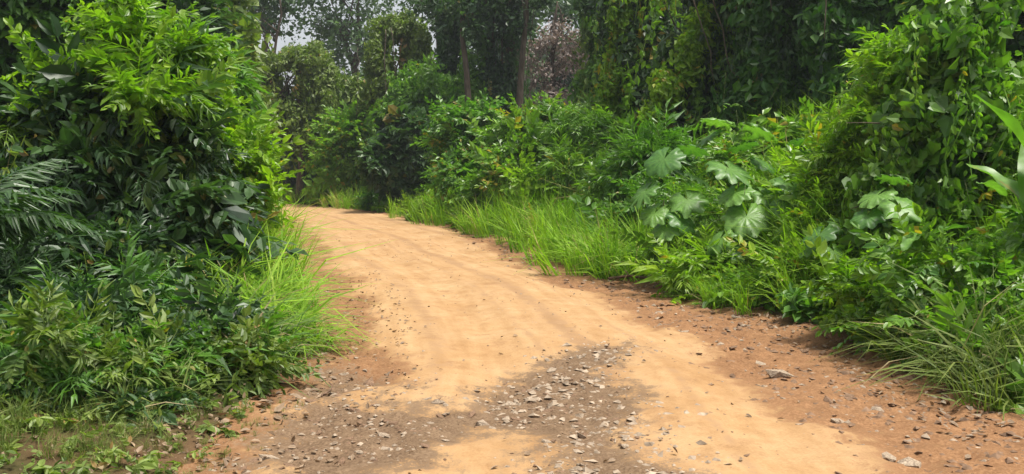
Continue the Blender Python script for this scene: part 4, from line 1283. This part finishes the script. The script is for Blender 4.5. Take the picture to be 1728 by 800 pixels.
# ------------------------------------------------------------------ filler trees deep in the forest (copies)
rr = np.random.default_rng(900)
P0 = []
for i, (mt, fam_) in enumerate([('deep', 'ball_far'), ('blue', 'ball_far'), ('mid', 'vine_far')]):
    Lf = rlobes(rr, 9, 0, 0, 4.3, 2.4, 2.4, 3.0, 1.7)
    Lf += [(rr.normal(0, 1.5), rr.normal(0, 1.5), 1.2, 1.6, 1.6, 1.3) for _ in range(4)]
    P0.append(tree('forest_tree', 'leafy forest tree deep in the background', 0, 0, 7.2, (.2, .1), .2, Lf, fam_, 1700, .95, mt, 910 + i, 'foliage' if fam_ == 'ball_far' else 'facing', (.45, .25), 6, group='background forest trees'))
spots = []
for k in range(20):
    spots.append((-52 + k * 4.9 + rr.normal(0, 1.2), 68 + rr.normal(0, 4), rr.uniform(.6, .85)))
for k in range(10):
    spots.append((-62 + k * 4.0 + rr.normal(0, .9), 52 + rr.normal(0, 3) + max(0, 6 - k) * 1.0, rr.uniform(.55, .75)))
for k in range(9):
    spots.append((10.5 + k * 3.2 + rr.normal(0, .8), 46 - k * 2.3 + rr.normal(0, 1.5), rr.uniform(.95, 1.3)))
for k in range(7):
    spots.append((-9.5 - k * 2.2 + rr.normal(0, .5), 30 - k * 1.5 + rr.normal(0, 1.2), rr.uniform(.75, .95)))
for px_, d_, sc_ in ((860, 80, 1.5), (965, 82, 1.5), (1010, 76, 1.4)):
    spots.append((col(px_, d_), d_, sc_))
kinds = ['dark green forest tree deep behind the road bend', 'blue green forest tree deep behind the road bend', 'mid green forest tree deep behind the road bend']
for i, (x, y, sc) in enumerate(spots):
    e = float(edge_d(np.array([x]), np.array([y]))[0][0])
    if e < 3.5:
        continue
    z = float(ground_z(np.array([x]), np.array([y]))[0])
    p = P0[i % 3]
    if i < 3:
        p.location = (x, y, z); p.scale = (sc,) * 3; p['label'] = kinds[i % 3]; p['group'] = kinds[i % 3].replace('tree', 'trees')
    else:
        dup(p, (x, y, z), rr.uniform(0, 6.28), sc, kinds[i % 3], kinds[i % 3].replace('tree', 'trees'))

# ------------------------------------------------------------------ stones, gravel, litter, dead wood
def rock_mesh(r, name='stone', flat=.55, mat='stone'):
    import bmesh
    bm = bmesh.new()
    bmesh.ops.create_icosphere(bm, subdivisions=1, radius=.5)
    for v in bm.verts:
        k = 1 + r.normal(0, .16)
        v.co = Vector((v.co.x * k * 1.15, v.co.y * k * .85, max(v.co.z, -.28) * k * flat + .05))
    me = bpy.data.meshes.new(name)
    bm.to_mesh(me); bm.free()
    me.materials.append(M[mat])
    return me


rk = np.random.default_rng(1000)
RM = {m: [rock_mesh(rk, 'stone', f, m) for f in (.4, .5, .6, .7, .45, .35)] for m in ('stone', 'stonered')}


def put_stone(x, y, size, mat, label, group=None, sink=.25, name='stone', k=None):
    z = float(surf_z(x, y)[0])
    o = link(name, RM[mat][rk.integers(6) if k is None else k], None, (x, y, z + size * .0 - sink * size * .5))
    o.rotation_euler = (rk.normal(0, .25), rk.normal(0, .25), rk.uniform(0, 6.28))
    o.scale = (size * rk.uniform(.85, 1.25), size * rk.uniform(.8, 1.1), size * rk.uniform(.75, 1.1))
    return tag(o, label, 'stone', group)


for (px, py, sz, mt, lab) in [
    (866, 668, .16, 'stone', 'largest flat pale stone at the top of the middle gravel patch'),
    (818, 706, .13, 'stone', 'pale grey stone at the left tip of the middle gravel patch'),
    (795, 690, .09, 'stonered', 'small reddish stone left of the largest flat stone'),
    (930, 628, .10, 'stone', 'pale slab like stone near the upper end of the gravel patch'),
    (1318, 632, .19, 'stone', 'flat grey stone in the rubble on the right of the road'),
    (1285, 608, .11, 'stone', 'pale stone just left of the flat grey rubble stone'),
    (1340, 640, .10, 'stonered', 'brown stone just right of the flat grey rubble stone'),
    (1535, 778, .20, 'stone', 'broad flat pale stone at the bottom right of the road'),
    (1500, 770, .12, 'stone', 'smaller pale stone left of the broad flat stone'),
    (1480, 690, .10, 'stone', 'pale stone on the orange soil of the right rubble strip'),
    (1530, 640, .13, 'stonered', 'dark stone below the right bank near the olive bush'),
    (735, 676, .07, 'stonered', 'lone dark clod on the pale track before the gravel patch'),
    (620, 643, .13, 'stonered', 'flat dark clod at the left end of the gravel'),
    (455, 760, .10, 'stone', 'whitish stone near the lower left grass'),
    (450, 742, .07, 'stone', 'small whitish stone above the whitish stone by the grass'),
    (585, 735, .10, 'stonered', 'dark oblong clod in the lower left gravel'),
    (1025, 592, .10, 'stonered', 'dark clod at the head of the gravel patch')]:
    g = gnd(px, py)
    put_stone(g[0], g[1], sz, mt, lab)

ZONES = [
    (GRAVEL, 125, (.02, .075), .4, 'small stone in the gravel patch across the middle of the road', 'stones of the middle gravel patch', (0, 0)),
    (RUBBLE, 110, (.025, .085), .5, 'small stone in the rubble strip along the right of the road', 'stones of the right rubble strip', (0, 0)),
    (LEFTSTRIP, 45, (.025, .06), .5, 'small stone on the left margin of the road', 'stones of the left road margin', (0, 0))]
PEB = []
for P, n, (a, b), pale, lab, grp, _ in ZONES:
    lo, hi = P.min(0), P.max(0)
    lo[1] = max(lo[1], 4.0)
    cnt = 0
    tries = 0
    while cnt < n and tries < 60:
        tries += 1
        yy = lo[1] * (hi[1] / lo[1]) ** rk.random(400); xx = rk.uniform(lo[0], hi[0], 400)
        ok = (poly_sd(P, xx, yy) > .02) & (poly_sd(TONGUE, xx, yy) < -.03) & (np.abs((xx) / yy) < .6) & (yy > 4.3)
        ok &= fbm(xx * 1.5, yy * 1.5, 71) > .46
        for x, y in zip(xx[ok], yy[ok]):
            if cnt >= n:
                break
            put_stone(x, y, rk.uniform(a, b) * (1 + .03 * y), 'stone' if rk.random() < pale else 'stonered', lab, grp)
            cnt += 1


def pebble_field(name, label, P, n, mat, seed, smin=.008, smax=.028, thr=.40):
    r = np.random.default_rng(seed)
    base = []
    for i in range(6):
        v = np.array([(1, 0, 0), (-1, 0, 0), (0, 1, 0), (0, -1, 0), (0, 0, .42), (0, 0, -.4)]) * r.uniform(.65, 1.3, (6, 3)) + r.normal(0, .1, (6, 3))
        f = np.array([(0, 2, 4), (2, 1, 4), (1, 3, 4), (3, 0, 4), (2, 0, 5), (1, 2, 5), (3, 1, 5), (0, 3, 5)])
        base.append((v, f, np.zeros(6)))
    lo, hi = P.min(0) - .4, P.max(0) + .4
    lo[1] = max(lo[1], 3.8)
    m = n * 4
    y = lo[1] * (hi[1] / lo[1]) ** r.random(m); x = r.uniform(lo[0], hi[0], m)
    sd = np.minimum(poly_sd(P, x, y), -poly_sd(TONGUE, x, y) * 1.5)
    ok = (sd + .6 * (fbm(x * 2, y * 2, 81) - .5) + r.normal(0, .22, m) > .08) & (fbm(x * 1.7, y * 1.7, 83) > thr * r.uniform(.8, 1.1, m))
    x, y = x[ok][:n], y[ok][:n]
    z = surf_z(x, y)
    k = len(x)
    z = z - .004
    S = smin + (smax - smin) * r.random(k) ** 2.2 * (1 + .06 * y)
    a = r.uniform(0, 6.28, k)
    up = np.array([0, 0, 1.0]) + r.normal(0, .2, (k, 3))
    V, F, T = scatter(base, np.stack([x, y, z], 1), np.cross(up, np.stack([np.cos(a), np.sin(a), 0 * a], 1)), up, S, r.random(k), r)
    o = link(name, new_mesh(name, V, F, T, M[mat]), kind='stuff')
    o['label'] = label; o['category'] = 'gravel'


CENTRE = PX([(775, 676), (845, 645), (930, 612), (1000, 588), (1065, 588), (1045, 640), (1062, 690), (1110, 745), (1150, 810), (1190, 1000), (960, 1000), (905, 795), (860, 745), (800, 715)])
pebble_field('gravel', 'pale flat chips crowded in the eroded strip at the road centre', CENTRE, 850, 'stone', 1106, .007, .034)
pebble_field('gravel', 'fine pale gravel strewn over the middle of the road', GRAVEL, 1300, 'stone', 1101, .006, .026)
pebble_field('gravel', 'fine brown clods mixed into the middle gravel', GRAVEL, 1300, 'stonered', 1102, .006, .02)
pebble_field('gravel', 'fine reddish rubble along the right of the road', RUBBLE, 4500, 'stonered', 1103, .007, .034)
pebble_field('gravel', 'fine pale chips along the right of the road', RUBBLE, 1600, 'stone', 1104, .006, .026)
pebble_field('gravel', 'fine pebbles on the left margin of the road', LEFTSTRIP, 900, 'stonered', 1105, .006, .016)


SANDY = PX([(500, 372), (780, 390), (1040, 505), (1260, 640), (1480, 800), (1560, 1000), (600, 1000), (640, 640), (560, 470)])
pebble_field('gravel', 'tiny brown grit scattered over the sandy wheel tracks', SANDY, 2600, 'stonered', 1107, .003, .013, .30)
pebble_field('gravel', 'tiny pale grit scattered over the sandy wheel tracks', SANDY, 1600, 'stone', 1108, .003, .012, .30)


def leaf_litter(name, label, n, ylo, yhi, side, e0, e1, seed, size=.06):
    r = np.random.default_rng(seed)
    fam = [(lambda v, f: (v, f, np.full(len(v), .5)))(*leaf_shape('oval', r)) for _ in range(5)]
    y = ylo * (yhi / ylo) ** r.random(n)
    cx = np.interp(y, CLD[:, 1], CLD[:, 0]); sl = np.interp(y, CLD[:, 1], _tan[:, 1])
    x = cx + side * (2.5 + r.uniform(e0, e1, n)) / np.maximum(sl, .4)
    z = surf_z(x, y) + .012
    up = np.array([0, 0, 1.0]) + r.normal(0, .45, (n, 3))
    a = r.uniform(0, 6.28, n)
    V, F, T = scatter(fam, np.stack([x, y, z], 1), np.cross(up, np.stack([np.cos(a), np.sin(a), 0 * a], 1)), up, size * r.uniform(.6, 1.3, n), r.random(n), r)
    o = link(name, new_mesh(name, V, F, T, M['litter']), kind='stuff')
    o['label'] = label; o['category'] = 'leaf litter'


leaf_litter('leaf_litter', 'dry fallen leaves under the big dark bush on the left', 500, 5.2, 9, -1, -.2, 2.2, 1201, .075)
leaf_litter('leaf_litter', 'dry fallen leaves along the right road edge', 1500, 5.2, 26, 1, -.7, .6, 1202, .05)


def branch(label, px, py, length, yaw, rad, r, rise=.03):
    g = gnd(px, py)
    z = float(surf_z(g[0], g[1])[0])
    root = thing('fallen_branch', label, 'branch', (g[0], g[1], z))
    d = np.array([math.cos(yaw), math.sin(yaw), 0]) * length / 2
    a, b = -d + np.array([0, 0, rad]), d + np.array([0, 0, rad + rise])
    add_part(root, 'stick', limb(a, b, rad, rad * .5, r, .12, 9), M['stick'], smooth=True)
    for k in (.35, .6, .8):
        s = a + (b - a) * k
        add_part(root, 'twig', limb(s, s + np.array([r.normal(0, .15), r.normal(0, .15), r.uniform(.04, .2)]) * length, rad * .45, rad * .15, r, .12, 5), M['stick'], smooth=True)


branch('dark fallen branch on the left road edge just before the bend', 482, 380, .8, .9, .035, r)
branch('dark fallen branch lying on the right verge near the bend', 888, 402, 1.0, .25, .04, r, .12)
branch('thin brown stick on the right rubble near the verge bush', 1090, 474, 1.1, -.1, .025, r)
leaf_litter('leaf_litter', 'dry brown leaf litter scattered at the lower left corner', 450, 4.2, 7.5, -1, -.1, 2.4, 1203, .05)

# ------------------------------------------------------------------ humid air
def box_mesh(lo, hi):
    V = np.array([(a, b, c) for c in (lo[2], hi[2]) for b in (lo[1], hi[1]) for a in (lo[0], hi[0])])
    F = np.array([(0, 2, 3, 1), (4, 5, 7, 6), (0, 1, 5, 4), (2, 6, 7, 3), (0, 4, 6, 2), (1, 3, 7, 5)])
    return new_mesh('haze', V, F)


hm = bpy.data.materials.new('humid_air')
hm.use_nodes = True
hn, hl = hm.node_tree.nodes, hm.node_tree.links
hn.clear()
pv = hn.new('ShaderNodeVolumePrincipled'); pv.inputs['Density'].default_value = 0.0007
pv.inputs['Color'].default_value = (0.86, 0.93, 1.0, 1); pv.inputs['Anisotropy'].default_value = 0.3
ho = hn.new('ShaderNodeOutputMaterial'); hl.new(pv.outputs[0], ho.inputs['Volume'])
me = box_mesh((-1000, -70, -3), (1000, 1600, 16)); me.materials.append(hm)
hz = link('haze', me, kind='stuff')
hz['label'] = 'thin humid haze paling the far trees'
hz['category'] = 'haze'

leaf_litter('leaf_litter', 'dry leaves along the left road margin', 500, 4.6, 14, -1, -.9, .4, 1205, .045)
leaf_litter('leaf_litter', 'dry leaves and bits strewn thinly over the road', 260, 4.4, 20, 1, -4.8, 0, 1204, .04)
for k in range(14):
    side = -1 if k % 2 else 1
    yy = float(rk.uniform(5, 17)); cx = float(np.interp(yy, CLD[:, 1], CLD[:, 0])); xx = cx + side * float(rk.uniform(1.9, 2.8))
    zz = float(surf_z(xx, yy)[0])
    V, F, T = limb((0, 0, .008), (float(rk.uniform(.15, .4)), 0, float(rk.uniform(.0, .04))), .008, .004, rk, .2, 6)
    o = link('twig', new_mesh('twig', V, F, T, M['stick'], True), None, (xx, yy, zz)); o.rotation_euler = (0, 0, float(rk.uniform(0, 6.28)))
    tag(o, 'short dry twig lying on the %s margin of the road' % ('right' if side > 0 else 'left'), 'twig', 'twigs on the %s road margin' % ('right' if side > 0 else 'left'))
